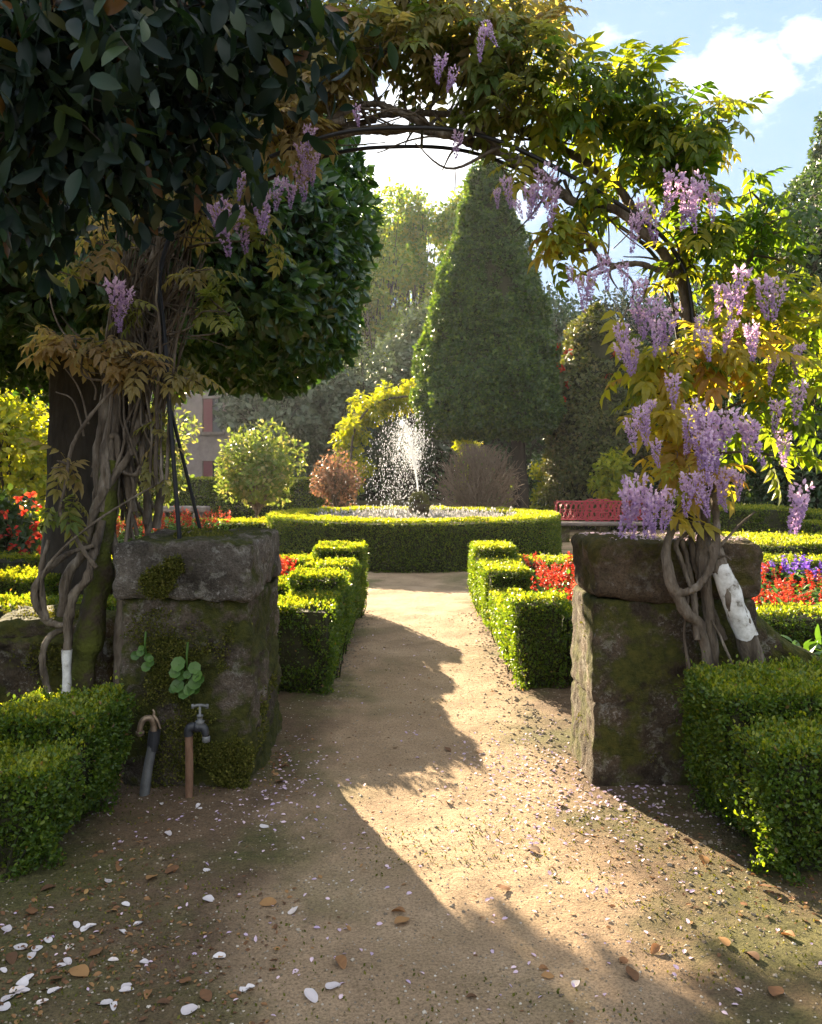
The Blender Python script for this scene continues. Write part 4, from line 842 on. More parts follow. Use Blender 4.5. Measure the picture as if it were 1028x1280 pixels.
    F1 = [(632, 222, 36, 4.3), (622, 238, 22, 4.32), (660, 232, 40, 4.35), (680, 212, 60, 4.4), (690, 235, 55, 4.4), (650, 250, 24, 4.3), (574, 165, 32, 4.35), (448, 132, 26, 4.3), (605, 35, 38, 4.1), (612, 28, 30, 4.1), (555, 70, 34, 4.15), (565, 85, 32, 4.15),
          (805, 250, 55, 4.2), (798, 270, 45, 4.2), (840, 215, 62, 4.2), (858, 222, 60, 4.15), (875, 228, 52, 4.15), (868, 250, 40, 4.12), (892, 240, 36, 4.2), (728, 345, 44, 4.2), (742, 338, 36, 4.2), (762, 320, 42, 4.2), (775, 330, 34, 4.25), (712, 335, 20, 4.2), (800, 350, 50, 4.15), (812, 370, 52, 4.1), (795, 385, 40, 4.15), (832, 385, 52, 4.1), (820, 400, 45, 4.1), (782, 408, 44, 4.1), (772, 430, 42, 4.1), (792, 425, 40, 4.12),
          (928, 335, 55, 4.05), (918, 355, 45, 4.05), (960, 345, 52, 4.05), (972, 355, 45, 4.1), (900, 355, 40, 4.1), (880, 410, 42, 4.0), (935, 405, 45, 4.0), (945, 415, 35, 4.0), (918, 400, 40, 4.02), (870, 395, 30, 4.1), (840, 470, 42, 4.0),
          (862, 505, 60, 3.95), (880, 512, 72, 3.93), (896, 515, 70, 3.95), (905, 530, 60, 3.95), (870, 530, 55, 3.92), (888, 540, 62, 3.92), (938, 520, 62, 3.95), (946, 530, 48, 3.97), (802, 508, 48, 4.0), (815, 500, 40, 4.02), (795, 525, 40, 4.0), (822, 550, 34, 4.0),
          (793, 598, 72, 3.95), (786, 612, 60, 3.96), (800, 605, 62, 3.97), (826, 610, 62, 3.95), (834, 615, 50, 3.97), (820, 622, 48, 3.94), (872, 590, 56, 3.92), (862, 600, 45, 3.95), (885, 595, 40, 3.96), (910, 585, 45, 4.0), (925, 590, 35, 4.02), (905, 600, 40, 4.05),
          (996, 605, 62, 3.95), (1002, 618, 48, 3.95), (990, 480, 50, 4.1), (972, 500, 40, 4.1), (985, 540, 42, 4.15), (1000, 430, 36, 4.15), (960, 445, 36, 4.1)]
    put_racemes(root, F1)
right_wisteria()

# ---------------------------------------------------------------- flowers in the beds
def salvia(name, label, h, group, pet='red', nsp=6, cat='flower'):
    root = thing(name, label, cat, (0, 0, 0), group); g = Geo(); n = 55
    p = R.normal(size=(n, 3))*[.09, .09, 0]+np.stack([0*np.arange(n), 0*np.arange(n), R.uniform(.08, h*.82, n)], 1)
    place(g, T6, p, nrm(p*[1, 1, 0])*.8+rv(n)*.5+[0, 0, .2], nrm(rv(n)*.5+[0, 0, 1]), .075*R.uniform(.7, 1.2, n))
    for _ in range(nsp):
        b = np.array([R.normal()*.085, R.normal()*.085, h*R.uniform(.70, .86)]); tip = b+[R.normal()*.02, R.normal()*.02, h*R.uniform(.16, .26)]
        tube(g, spline([b*[.5, .5, 0], b, tip], 6), .004, .002, 4, cap=False)
        m = 26; t = R.random(m); q = b+(tip-b)*t[:, None]; d = rv(m)*[1, 1, .4]+[0, 0, .2]
        f = Geo(); place(f, T4, q, d, rv(m), .036*R.uniform(.6, 1.2, m)*(1.1-.5*t)); f.build('flower_spike', M[pet], root)
    g.build('foliage', M['green'], root); return root
def scatter(proto, pts, s0=.85, s1=1.15):
    for k, (x, y, z) in enumerate(pts):
        if k == 0: proto.location = (x, y, z)
        else: copy_thing(proto, (x, y, z), R.uniform(0, 6.28), R.uniform(s0, s1))
def grid(x0, x1, y0, y1, st, z=.1):
    return [(x+R.normal()*st*.22, y+R.normal()*st*.22, z) for x in np.arange(x0, x1, st) for y in np.arange(y0, y1, st)]
scatter(salvia('salvia_plant', 'red salvia in the bed right of the path, before the right pillar', .56, 'red salvias right of the path'), grid(1.24, 2.55, 6.55, 8.75, .26))
scatter(salvia('salvia_plant', 'red salvia in the sunlit bed at the right edge, beyond the right pillar', .46, 'red salvias at the right edge', nsp=5), grid(2.6, 4.9, 6.65, 8.5, .30))
scatter(salvia('salvia_plant', 'bright red salvia behind the left pillar, seen above its top', .82, 'red salvias behind the left pillar'), grid(-5.0, -3.1, 13.0, 14.1, .3, 0))
scatter(salvia('salvia_plant', 'red salvia in the bed left of the path, beside the left pillar edge', .62, 'red salvias left of the path'), grid(-1.75, -1.1, 7.7, 8.6, .27))
scatter(salvia('pansy_plant', 'violet flower at the back of the red bed, left of the right pillar', .52, 'violet flowers behind the red salvias', 'purple', 6), [(1.95, 8.5, .1), (2.1, 8.75, .1), (1.82, 8.8, .1), (2.2, 8.55, .1)])
scatter(salvia('pansy_plant', 'purple flower in the row before the yellow hedge at the right edge', .5, 'purple flowers at the right edge', 'purple', 7), [(x, 8.75+.1*R.normal(), .1) for x in np.arange(3.45, 4.8, .17)])
# lavender in the ring
def lavender():
    root = thing('lavender_plant', 'silvery lavender plant inside the round fountain hedge', 'plant', (0, 0, 0), 'lavenders around the fountain'); g = Geo()
    for _ in range(46):
        d = nrm((rv(1)[0]*[.5, .5, .0]+[0, 0, 1])[None])[0]; l = R.uniform(.22, .42); b = np.array([R.normal()*.07, R.normal()*.07, 0]); tube(g, np.array([b, b+d*l*.5, b+d*l]), .004, .003, 3, cap=False, rnd=R.random()*.6)
        m = 7; q = b+d*l*R.uniform(.5, 1.05, m)[:, None]; place(g, T4, q, d+rv(m)*.5, rv(m), .04*R.uniform(.7, 1.2, m), 0, R.uniform(.5, 1, m))
    g.build('foliage', M['grey'], root); return root
pts = []
while len(pts) < 58:
    a, r = R.uniform(0, 6.283), R.uniform(.75, 1.8); pts.append((.04+math.cos(a)*r, 15.42+math.sin(a)*r, .42))
scatter(lavender(), pts, .9, 1.2)
# red bush and small plants at the left
rb = lumpy_tree('flowering_bush', 'dark bush with hanging red flower heads at the left edge', at(18, 8.9), zz(612, 8.9), .3, .62, 1700, .085, M['dark'], 8, .03, cat='shrub', T=T6)
g = Geo()
for px, py in [(12, 660), (30, 640), (48, 632), (22, 668), (45, 655), (30, 690), (15, 682), (5, 640), (40, 618), (52, 690), (24, 625), (2, 670), (50, 668), (36, 676)]:
    a = W(px, py, 8.35); m = 10; g = Geo(); place(g, T4, np.tile(a, (m, 1))+R.normal(size=(m, 3))*.016, rv(m)+[0, -.3, -.5], rv(m), .06*R.uniform(.7, 1.2, m)); g.build('flower_head', M['red'], rb, loc=rb.location)
def weed(loc, lab, h, n, mat='green'):
    root = thing('leafy_plant', lab, 'plant', loc); g = Geo(); L = np.array(loc, float)
    p = R.normal(size=(n, 3))*[.13, .1, 0]+np.stack([np.zeros(n), np.zeros(n), R.uniform(.03, h, n)], 1); d = p*[3, 3, 1]+rv(n)*.4
    place(g, T_MAG, p+L, d, nrm(rv(n)*.4+[0, 0, 1]), .13*R.uniform(.6, 1.2, n))
    for q in p: tube(g, spline([L+q*[.1, .1, 0], L+q*[.5, .5, .7], L+q], 5), .003, .002, 4, cap=False)
    g.build('leaves', M[mat], root, loc=root.location)
weed((2.45, 5.35, .05), 'fresh green leafy plant beyond the mossy ramp wall at the right edge', .42, 60)
weed((2.72, 5.5, .05), 'second leafy green plant at the right edge, nearer the salvias', .38, 50)

# ---------------------------------------------------------------- fountain
def fountain():
    c = np.array([.16, 15.4, .5]); root = thing('fountain', 'rough stone fountain throwing a white water jet inside the round hedge', 'fountain', c)
    v, f = rock((c[0]-.19, c[1]-.19, .35), (c[0]+.19, c[1]+.19, 1.19), .03, .13, .04, 55, 5); k = (v[:, 2]-.35)/.85; v[:, :2] = c[:2]+(v[:, :2]-c[:2])*(1.12-.25*k)[:, None]
    Geo().add(v, f).build('fountain_stone', M['stone_dark'], root, True, root.location)
    o = np.array([.13, 15.4, 1.2]); gr = 9.81
    oct_v = np.array([[1, 0, 0], [-1, 0, 0], [0, 1, 0], [0, -1, 0], [0, 0, 1], [0, 0, -1]], float); oct_f = np.array([[0, 2, 4], [2, 1, 4], [1, 3, 4], [3, 0, 4], [2, 0, 5], [1, 2, 5], [3, 1, 5], [0, 3, 5]])
    def drops(g, p, s):
        n = len(p); v = p[:, None]+s[:, None, None]*oct_v[None]*np.array([.85, .85, 3.]); g.add(v.reshape(-1, 3), (np.arange(n)[:, None, None]*6+oct_f[None]).reshape(-1, 3), 0, np.repeat(R.random(n), 8))
    # jet: a rising broken column leaning left
    g = Geo(); t = np.linspace(0, .46, 26); vz = 4.95; col = np.stack([o[0]-.62*t, 15.4+0*t, o[2]+vz*t-.5*gr*t*t], 1)
    tube(g, col, .017, .004, 8, rough=.5)
    n = 600; tt = R.random(n)*.5; p = np.stack([o[0]-.62*tt, 15.4+0*tt, o[2]+vz*tt-.5*gr*tt**2], 1)+R.normal(size=(n, 3))*(.010+.035*tt[:, None]); drops(g, p, R.uniform(.003, .008, n))
    g.build('water_jet', M['water'], root, loc=root.location)
    g = Geo(); n = 4200; v0 = np.stack([R.normal(-.42, .36, n), R.normal(0, .4, n), R.normal(4.4, .5, n)], 1); tt = R.uniform(.1, 1.1, n)
    p = np.stack([o[0]+v0[:, 0]*tt, o[1]+v0[:, 1]*tt, o[2]+v0[:, 2]*tt-.5*gr*tt**2], 1); p = p[p[:, 2] > .7]; drops(g, p, R.uniform(.0025, .0068, len(p)))
    g.build('water_spray', M['water'], root, loc=root.location)['kind'] = 'stuff'
fountain()

# ---------------------------------------------------------------- bench, stone bench, fence, house
def bench():
    x0, x1, d = 3.22, 5.15, 18.6; root = thing('garden_bench', 'red ornate iron backed bench with a stone seat right of the fountain', 'bench', ((x0+x1)/2, d, 0))
    v, f = rock((x0-.05, d-.28, .38), (x1+.05, d+.14, .46), .05, .02, .004, 3); Geo().add(v, f).build('seat', M['slab'], root, True, root.location)
    for x in (x0+.12, (x0+x1)/2, x1-.12):
        v, f = rock((x-.11, d-.2, -.02), (x+.11, d+.1, .378), .05, .02, .006, 9); Geo().add(v, f).build('leg', M['stone_dark'], root, True, root.location)
    g = Geo(); y = d+.13; z0, z1 = .47, .93; r = .011
    def ln(a, b, rr=r): tube(g, np.array([a, (np.array(a)+np.array(b))/2, b]), rr, None, 6)
    ln((x0, y, z0+.03), (x1, y, z0+.03), .014); ln((x0, y, z1-.03), (x1, y, z1-.03), .014)
    for x in (x0, (x0*2+x1)/3, (x0+2*x1)/3, x1): ln((x, y, z0-.03), (x, y, z1), .014)
    th = np.linspace(0, 2*np.pi, 25)
    def circ(cx, cz, ra, rb=None, rr=.009): tube(g, np.stack([cx+ra*np.cos(th), y+0*th+R.normal()*.004, cz+(rb or ra)*np.sin(th)], 1), rr, None, 5, cap=False)
    zc = (z0+z1)/2
    for k in range(16):
        cx = x0+.08+(x1-x0-.16)*k/15; circ(cx, zc, .12, .19); circ(cx+.05, zc+.08, .07); circ(cx+.02, zc-.09, .065)
    mid = (x0+x1)/2-.05
    for s in (-.16, 0, .16): circ(mid+s, zc+.1, .15, .15, .013); circ(mid+s, zc-.1, .15, .15, .013)
    for k in range(20):
        x = x0+(x1-x0)*(k+.5)/20; ln((x, y, z0+.03), (x+R.choice([-1, 1])*.1, y, z1-.03), .008)
    g.build('backrest', M['redpaint'], root, True, root.location)
bench()
t = thing('stone_bench', 'plain stone slab bench behind the two iron rods on the left', 'bench', (-6.7, 25, 0))
v, f = rock((-7.6, 24.7, .36), (-5.95, 25.2, .55), .06, .03, .006, 3); Geo().add(v, f).build('seat', M['slab'], t, True, t.location)
for x in (-7.3, -6.25):
    v, f = rock((x-.14, 24.75, -.02), (x+.14, 25.15, .358), .06, .03, .006, 8); Geo().add(v, f).build('leg', M['slab'], t, True, t.location)
t = thing('garden_fence', 'rustic wooden rail fence in shade behind the hanging lilac at the right', 'fence', (9.5, 23.5, 0))
for x in np.arange(7.0, 12.3, .75):
    g = Geo(); tube(g, np.array([(x, 23.5, -.1), (x+R.normal()*.02, 23.5, 1.0), (x+R.normal()*.03, 23.5, 2.0+R.random()*.25)]), .045, .035, 7, rough=.15); g.build('post', M['woodf'], t, True, t.location)
for z in (.55, 1.05, 1.55, 1.95):
    g = Geo(); tube(g, wander(np.array([6.9, 23.44, z]), np.array([12.3, 23.44, z+.05]), 20, .04, int(z*9)), .028, .024, 6, rough=.15); g.build('rail', M['woodf'], t, True, t.location)
lumpy_tree('garden_shrub', 'brown half bare climber over the rail fence at the right', (9.3, 23.9, 0), 3.0, .6, 2.4, 2600, .13, M['pinkleaf'], 14, .05, cat='shrub')
def house():
    root = thing('stone_house', 'stone house with dark windows glimpsed behind the left iron rods', 'house', (-9.6, 38, 0))
    xL, xR, yF, yB, H = -13.2, -7.9, 38., 45., 6.2
    wins = [(-9.35, -8.45, 3.35, 4.85), (-9.35, -8.45, .6, 2.05), (-12.2, -11.3, 3.35, 4.85), (-12.2, -11.3, .6, 2.05)]
    g = Geo(); xs_ = sorted({xL, xR, *[w[0] for w in wins], *[w[1] for w in wins]}); zs_ = sorted({0., H, *[w[2] for w in wins], *[w[3] for w in wins]})
    for a, b in zip(xs_[:-1], xs_[1:]):
        for c, d in zip(zs_[:-1], zs_[1:]):
            if any(w[0] <= a and b <= w[1] and w[2] <= c and d <= w[3] for w in wins): continue
            g.add([[a, yF, c], [b, yF, c], [b, yF, d], [a, yF, d]], [[0, 1, 2, 3]])
    g.add([[xR, yF, 0], [xR, yB, 0], [xR, yB, H], [xR, yF, H], [xL, yB, 0], [xL, yB, H], [xL, yF, 0], [xL, yF, H]], [[0, 1, 2, 3], [1, 4, 5, 2], [4, 6, 7, 5]])
    for w in wins:                                                   # reveals
        a, b, c, d = w; g.add([[a, yF, c], [b, yF, c], [b, yF, d], [a, yF, d], [a, yF+.25, c], [b, yF+.25, c], [b, yF+.25, d], [a, yF+.25, d]], [[0, 4, 5, 1], [1, 5, 6, 2], [2, 6, 7, 3], [3, 7, 4, 0]])
    g.build('wall', M['wall'], root, loc=root.location)
    for a, b, c, d in wins:
        g = Geo(); g.add([[a, yF+.24, c], [b, yF+.24, c], [b, yF+.24, d], [a, yF+.24, d]], [[0, 1, 2, 3]]); w = g.build('window', M['glass'], root, loc=root.location)
        g = Geo(); boxv(g, (a-.1, yF-.12, c-.14), (b+.1, yF-.004, c-.004)); s = g.build('sill', M['slab'], w); s.location = -np.array(root.location)
        g = Geo(); boxv(g, (a+.02, yF+.1, c+.01), (a+.42, yF+.14, d-.01)); s = g.build('shutter', M['shutter'], w); s.location = -np.array(root.location)
    g = Geo(); e = .4; zr = H+1.6; ym = (yF+yB)/2
    g.add([[xL-e, yF-e, H-.1], [xR+e, yF-e, H-.1], [xR+e, ym, zr], [xL-e, ym, zr], [xL-e, yB+e, H-.1], [xR+e, yB+e, H-.1]], [[0, 1, 2, 3], [3, 2, 5, 4]])
    g.build('roof', M['slab'], root, loc=root.location)
house()

# ---------------------------------------------------------------- things fallen on the ground
def petal(rx, ry, cup):
    u = np.linspace(-1, 1, 7); A, B = np.meshgrid(u, u, indexing='ij'); q = np.stack([A.ravel()*np.sqrt(1-B.ravel()**2/2), B.ravel()*np.sqrt(1-A.ravel()**2/2)], 1)
    q = q*(1+.06*fbm(np.c_[q, 0*q[:, :1]+rx*999], 1.6, 2, 6))[:, None]; z = cup*(q[:, 0]**2*1.4+q[:, 1]**2*.5+.25*np.sin(q[:, 1]*3)*q[:, 0]); v = np.stack([q[:, 0]*rx, q[:, 1]*ry*(1+.18*q[:, 1]), z], 1)
    i = (np.arange(6)[:, None]*7+np.arange(6)[None]).ravel(); return v, np.stack([i, i+7, i+8, i+1], 1)
def gp(px, py):
    d = F*EYE/(py-HY); return np.array([(px-HX)/F*d, d, 0.])
def fallen(name, label, cat, group, spots, shapes, mat, smin, smax):
    me = []
    for k, (rx, ry, cup) in enumerate(shapes):
        v, f = petal(rx, ry, cup)
        if name == 'fallen_leaf':
            v, f = long_leaf(.30+.05*(k % 3), .12+.06*(k % 2), 7); v = (v-[0, .5, 0])*2*ry; v[:, 2] = v[:, 2]-v[:, 2].min()*.6+cup*.5*np.sin(v[:, 0]/ry*2+k)**2
        o = Geo().add(v, f, 0, R.random(len(f))*.12+(k/len(shapes))*.86).build(name, mat, None, True); me.append(o.data); bpy.data.objects.remove(o)
    for k, (px, py) in enumerate(spots):
        o = bpy.data.objects.new(name, me[k % len(me)]); C.objects.link(o); p = gp(px, py); s = R.uniform(smin, smax)
        o.location = (p[0], p[1], float(path_z(p[None])[0])+.003*s); o.rotation_euler = (R.normal()*.11, R.normal()*.11, R.uniform(0, 6.28)); o.scale = (s, s, s); tag(o, label, cat, group)
fallen('fallen_petal', 'white magnolia petal lying on the ground in the shaded foreground', 'petal', 'fallen white magnolia petals',
       [(8, 1172), (40, 1208), (46, 1200), (5, 1225), (28, 1242), (34, 1238), (20, 1253), (12, 1262), (30, 1255), (4, 1275), (67, 1254), (107, 1170), (112, 1168), (88, 1194), (76, 1220), (85, 1215), (26, 1198), (153, 1174), (158, 1138), (174, 1164), (143, 1211), (157, 1244), (160, 1249), (132, 1268), (142, 1270), (305, 1250), (312, 1246), (367, 1150), (415, 1249), (390, 1261), (258, 1096), (248, 1016), (250, 880+140), (202, 1014), (720, 1243), (135, 1110), (210, 1050), (330, 1044), (96, 1166), (60, 1190), (276, 1208), (52, 1270), (235, 1276), (180, 1214), (260, 1132)],
       [(.02, .028, .005), (.017, .03, .007), (.024, .026, .004), (.014, .026, .006), (.019, .022, .007), (.016, .026, .009), (.02, .03, .006)], M['petal_white'], .5, .95)
fallen('fallen_leaf', 'dry brown leaf lying on the ground', 'leaf', 'fallen dry leaves on the path',
       [(205, 1266), (258, 1258), (232, 1240), (498, 1150), (503, 1162), (668, 1070), (215, 1097), (495, 943), (560, 1010), (905, 1190), (940, 1208), (970, 1255), (780, 1213), (680, 1222), (685, 1232), (590, 1260), (790, 1232), (40, 1152), (150, 1095), (190, 1105), (60, 1120), (600, 945), (725, 960), (820, 1195), (880, 1085), (860, 1060), (560, 945), (630, 1120), (425, 1220), (100, 1230), (15, 1212), (70, 1240), (120, 1205), (185, 1255), (335, 1140), (700, 1010), (960, 1120), (930, 1140), (985, 1180), (345, 975), (355, 965), (350, 985)],
       [(.014, .026, .012), (.018, .03, .018), (.012, .022, .015), (.02, .026, .02), (.011, .03, .010)], M['litter'], .6, 1.25)
def on_path(n, fn):
    p = fn(n); p[:, 2] = path_z(p); return p
def uni(x0, x1, y0, y1): return lambda n: np.stack([R.uniform(x0, x1, n), R.uniform(y0, y1, n), np.zeros(n)], 1)
def gau(x, y, sx, sy): return lambda n: np.stack([R.normal(x, sx, n), R.normal(y, sy, n), np.zeros(n)], 1)
g = Geo()
for n, fn in ((420, gau(.62, 4.3, .22, .45)), (230, gau(.95, 3.95, .22, .22)), (150, gau(.6, 3.6, .3, .4)), (120, gau(-.62, 4.25, .14, .3)), (120, uni(-.8, 1.4, 2.6, 5)), (90, gau(-.9, 3.75, .3, .2)), (60, uni(-1.6, -.2, 2.4, 3.4)), (60, uni(-.4, 1.3, 2.3, 3.2)), (60, uni(-.5, .7, 5, 8))):
    p = on_path(n, fn); p[:, 2] += .004; place(g, T6, p, rv(n)*[1, 1, .25], nrm(rv(n)*.5+[0, 0, 1]), .019*R.uniform(.6, 1.35, n), 0, R.random(n))
p = R.uniform((.92, 4.16, 1.215), (1.66, 4.66, 1.222), (700, 3)); place(g, T6, p, rv(700)*[1, 1, .4], nrm(rv(700)*.6+[0, 0, 1]), .017*R.uniform(.6, 1.3, 700), 0, R.uniform(.5, 1., 700))
tag(g.build('wisteria_petals', M['petal_pink']), 'small pink wisteria petals strewn over the path and the right pillar top', 'petals', kind='stuff')
g = Geo()
for n, fn in ((520, gau(-1.15, 2.62, .35, .18)), (260, uni(-1.6, -.4, 2.3, 3.1)), (160, gau(1.0, 3.45, .2, .3)), (140, gau(-1.15, 3.15, .1, .25)), (110, gau(-.68, 4.5, .06, .25)), (160, gau(1.35, 3.1, .15, .2)), (260, uni(-1.5, 1.7, 2.3, 5)), (140, uni(-.5, .7, 5, 9))):
    p = on_path(n, fn); p[:, 2] += .003; place(g, T6, p, rv(n)*[1, 1, .3], nrm(rv(n)*.5+[0, 0, 1]), .02*R.uniform(.35, 1.4, n), 0, R.uniform(0, .85, n))
tag(g.build('leaf_litter', M['litter']), 'crumbled brown leaf litter scattered on the ground', 'litter', kind='stuff')
g = Geo(); n = 17000; p = on_path(n, lambda n: np.stack([R.uniform(-1.9, 2, n), 2.1+7*R.random(n)**1.7, np.zeros(n)], 1)); s = .0032*R.uniform(.5, 1.6, n)*(1+.8*(R.random(n) < .04))
ov = np.array([[1, 0, 0], [-1, 0, 0], [0, 1, 0], [0, -1, 0], [0, 0, .7], [.5, .6, .5], [-.6, .5, .45], [.4, -.7, .5]], float); of = np.array([[0, 5, 4], [5, 2, 6], [5, 6, 4], [6, 1, 4], [6, 2, 1], [1, 3, 4], [3, 7, 4], [7, 0, 4], [0, 2, 5], [7, 3, 0]])
an = R.uniform(0, 6.28, n); c, s_ = np.cos(an)[:, None], np.sin(an)[:, None]
v = np.stack([ov[None, :, 0]*c-ov[None, :, 1]*s_, ov[None, :, 0]*s_+ov[None, :, 1]*c, np.broadcast_to(ov[None, :, 2], (n, 8))], -1)*s[:, None, None]+p[:, None]
g.add(v.reshape(-1, 3), (np.arange(n)[:, None, None]*8+of[None]).reshape(-1, 3), 0, np.repeat(R.random(n), len(of)))
n = 1130; p = np.concatenate([on_path(500, lambda n: np.stack([.80-np.abs(R.normal(size=n))*.12, R.uniform(4.9, 9.3, n), np.zeros(n)], 1)), on_path(400, lambda n: np.stack([-.60+np.abs(R.normal(size=n))*.09, R.uniform(5.6, 9.3, n), np.zeros(n)], 1)), on_path(140, gau(.85, 4.6, .12, .4)), on_path(90, gau(1.15, 3.5, .12, .3))])
s = .0065*R.uniform(.5, 2., n); an = R.uniform(0, 6.28, n); c, s_ = np.cos(an)[:, None], np.sin(an)[:, None]
v = np.stack([ov[None, :, 0]*c-ov[None, :, 1]*s_, ov[None, :, 0]*s_+ov[None, :, 1]*c, np.broadcast_to(ov[None, :, 2], (n, 8))], -1)*s[:, None, None]+p[:, None]
g.add(v.reshape(-1, 3), (np.arange(n)[:, None, None]*8+of[None]).reshape(-1, 3), 0, np.repeat(.15+R.random(n)*.5, len(of)))
tag(g.build('gravel', M['pebble']), 'fine gravel grains on the path', 'gravel', kind='stuff')
g = Geo(); n = 16000; p = on_path(n, lambda n: np.stack([R.uniform(-2.2, 1.9, n), R.uniform(2.2, 6.5, n), np.zeros(n)], 1)); ok = (fbm(p, 1.4, 4, 12)+.55*np.clip(np.abs(p[:, 0]-.1)-.55, -.6, .8) > .42); p = p[ok]; n = len(p)
place(g, T4, p, rv(n)*[.8, .8, .3]+[0, 0, .7], rv(n), .010*R.uniform(.5, 1.5, n)); tag(g.build('ground_moss', M['moss']), 'patches of low moss and tiny grass on the soil', 'moss', kind='stuff')

# ---------------------------------------------------------------- air, sky, sun, camera
m, nt, o = newmat('haze_air'); vol = N(nt, 'ShaderNodeVolumePrincipled'); vol.inputs['Density'].default_value = .0003; vol.inputs['Anisotropy'].default_value = .4
vol.inputs['Color'].default_value = (.93, .96, 1, 1); nt.links.new(vol.outputs[0], o.inputs['Volume'])
g = Geo(); boxv(g, (-34, -6, -1), (34, 72, 24)); tag(g.build('haze', m), 'thin sunlit haze filling the garden', 'haze', kind='stuff')

AZ, EL = math.radians(24), math.radians(18.5)
w = bpy.data.worlds.new('World'); sc.world = w; w.use_nodes = True; nt = w.node_tree; nt.nodes.clear(); L = nt.links.new
out = N(nt, 'ShaderNodeOutputWorld'); bg = N(nt, 'ShaderNodeBackground'); bg.inputs[1].default_value = .15
sky = N(nt, 'ShaderNodeTexSky', sky_type='NISHITA'); sky.sun_disc = False; sky.sun_elevation = EL; sky.sun_rotation = -AZ; sky.air_density = 1.; sky.dust_density = .25; sky.ozone_density = 2.5
tc = N(nt, 'ShaderNodeTexCoord')
def cl(px, py, size):                      # one cumulus patch in a direction of the sky
    d = Vector(((px-HX)/F, 1, -(py-HY)/F)).normalized(); s = N(nt, 'ShaderNodeVectorMath', operation='DISTANCE'); L(tc.outputs['Generated'], s.inputs[0]); s.inputs[1].default_value = d
    k = N(nt, 'ShaderNodeMapRange'); k.inputs[1].default_value = size; k.inputs[2].default_value = 0; k.inputs[3].default_value = 0; k.inputs[4].default_value = 1; L(s.outputs['Value'], k.inputs[0]); return k.outputs[0]
acc = None
for a in ((925, 88, .048), (955, 100, .04), (890, 98, .034), (1005, 52, .028), (855, 92, .025), (520, 215, .17), (440, 240, .13), (560, 170, .10)):
    x = cl(*a)
    if acc is None: acc = x
    else:
        mx = N(nt, 'ShaderNodeMath', operation='MAXIMUM'); L(acc, mx.inputs[0]); L(x, mx.inputs[1]); acc = mx.outputs[0]
for dvec, size, top_ in (((0, -.75, .65), 1.15, .74), ((.2, .1, 1), .95, .9)):  # unseen bright cloud added behind the camera and overhead to fill the shade
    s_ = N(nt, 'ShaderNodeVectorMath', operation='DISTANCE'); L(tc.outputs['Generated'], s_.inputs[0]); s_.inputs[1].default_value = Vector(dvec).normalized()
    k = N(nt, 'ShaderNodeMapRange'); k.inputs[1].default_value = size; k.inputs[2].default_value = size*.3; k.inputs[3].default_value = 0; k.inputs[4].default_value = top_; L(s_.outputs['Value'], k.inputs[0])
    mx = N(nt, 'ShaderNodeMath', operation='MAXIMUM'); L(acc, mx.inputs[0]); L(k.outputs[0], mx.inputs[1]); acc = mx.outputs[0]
mp = N(nt, 'ShaderNodeMapping'); mp.inputs['Scale'].default_value = (1, 1, 2.2); L(tc.outputs['Generated'], mp.inputs[0])
nz = N(nt, 'ShaderNodeTexNoise'); nz.inputs['Scale'].default_value = 19; nz.inputs['Detail'].default_value = 9; nz.inputs['Roughness'].default_value = .6; L(mp.outputs[0], nz.inputs['Vector'])
ad = N(nt, 'ShaderNodeMath', operation='MULTIPLY_ADD'); ad.inputs[1].default_value = 1.5; L(nz.outputs['Fac'], ad.inputs[0]); L(acc, ad.inputs[2])
cr = ramp(nt, [(.0, (0, 0, 0)), (.45, (.03, .03, .03)), (.60, (.36, .36, .36)), (.80, (1, 1, 1))])
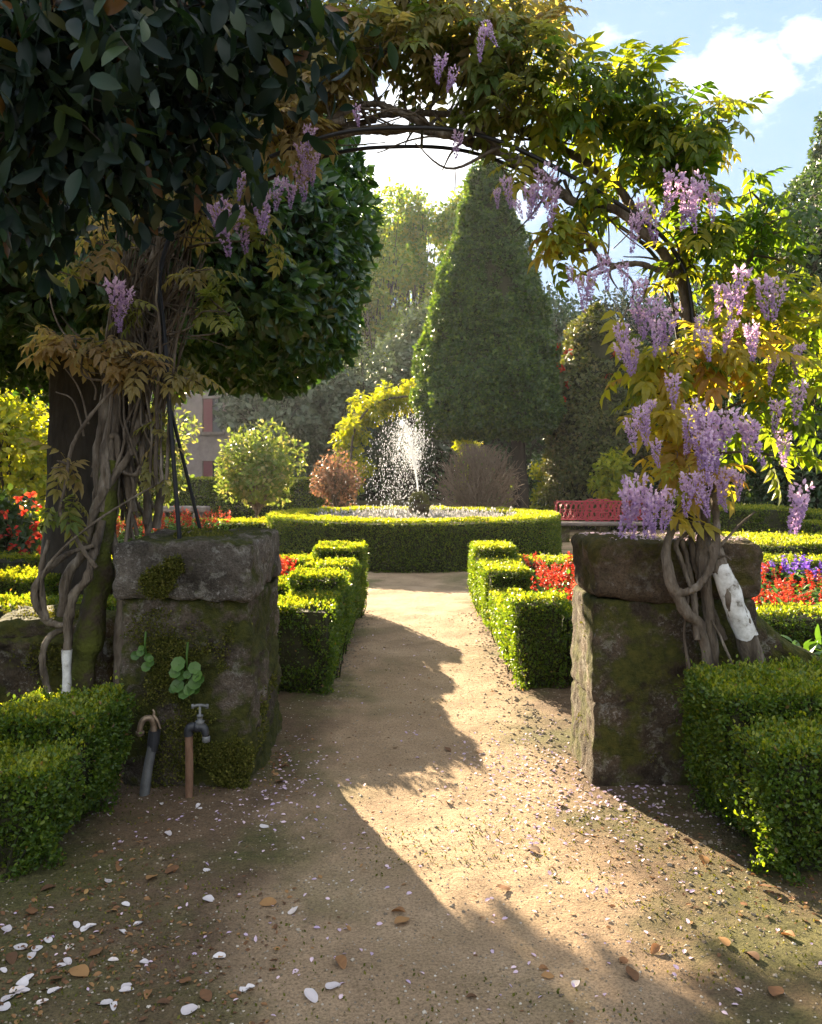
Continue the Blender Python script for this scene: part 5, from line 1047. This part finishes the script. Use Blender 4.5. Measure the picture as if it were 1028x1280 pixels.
sb = N(nt, 'ShaderNodeMath', operation='MULTIPLY'); sb.inputs[1].default_value = .5; L(ad.outputs[0], sb.inputs[0])
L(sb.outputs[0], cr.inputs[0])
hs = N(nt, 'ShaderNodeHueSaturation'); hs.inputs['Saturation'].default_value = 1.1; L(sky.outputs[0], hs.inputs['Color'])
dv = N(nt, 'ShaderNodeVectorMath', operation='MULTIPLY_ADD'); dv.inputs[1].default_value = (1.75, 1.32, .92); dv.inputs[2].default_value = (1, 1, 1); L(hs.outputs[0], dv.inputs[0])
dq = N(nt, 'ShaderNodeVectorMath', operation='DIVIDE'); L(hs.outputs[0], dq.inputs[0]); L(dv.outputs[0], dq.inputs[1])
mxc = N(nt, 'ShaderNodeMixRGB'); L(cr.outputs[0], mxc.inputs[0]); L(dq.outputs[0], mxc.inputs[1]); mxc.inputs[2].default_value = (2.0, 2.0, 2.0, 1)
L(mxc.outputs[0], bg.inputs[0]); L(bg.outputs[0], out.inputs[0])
sun = bpy.data.lights.new('sun', 'SUN'); sun.energy = 4.6; sun.angle = math.radians(.53); sun.color = (1, .81, .56)
so = bpy.data.objects.new('sun', sun); C.objects.link(so)
so.rotation_euler = Vector((-math.sin(AZ)*math.cos(EL), math.cos(AZ)*math.cos(EL), math.sin(EL))).to_track_quat('Z', 'Y').to_euler()
cam = bpy.data.cameras.new('camera'); co = bpy.data.objects.new('camera', cam); C.objects.link(co); sc.camera = co
co.location = (0, 0, EYE); co.rotation_euler = (math.pi/2, 0, 0)
cam.sensor_fit = 'VERTICAL'; cam.sensor_height = 24; cam.lens = 24*F/1280; cam.shift_y = -(640-HY)/1280; cam.clip_end = 2000; cam.clip_start = .05
sc.view_settings.view_transform = 'Standard'; sc.view_settings.look = 'None'; sc.view_settings.exposure = 3.1; sc.view_settings.gamma = 1
cy = sc.cycles
cy.max_bounces = 7; cy.diffuse_bounces = 3; cy.glossy_bounces = 2; cy.transmission_bounces = 5; cy.transparent_max_bounces = 4; cy.volume_bounces = 0
cy.use_denoising = True
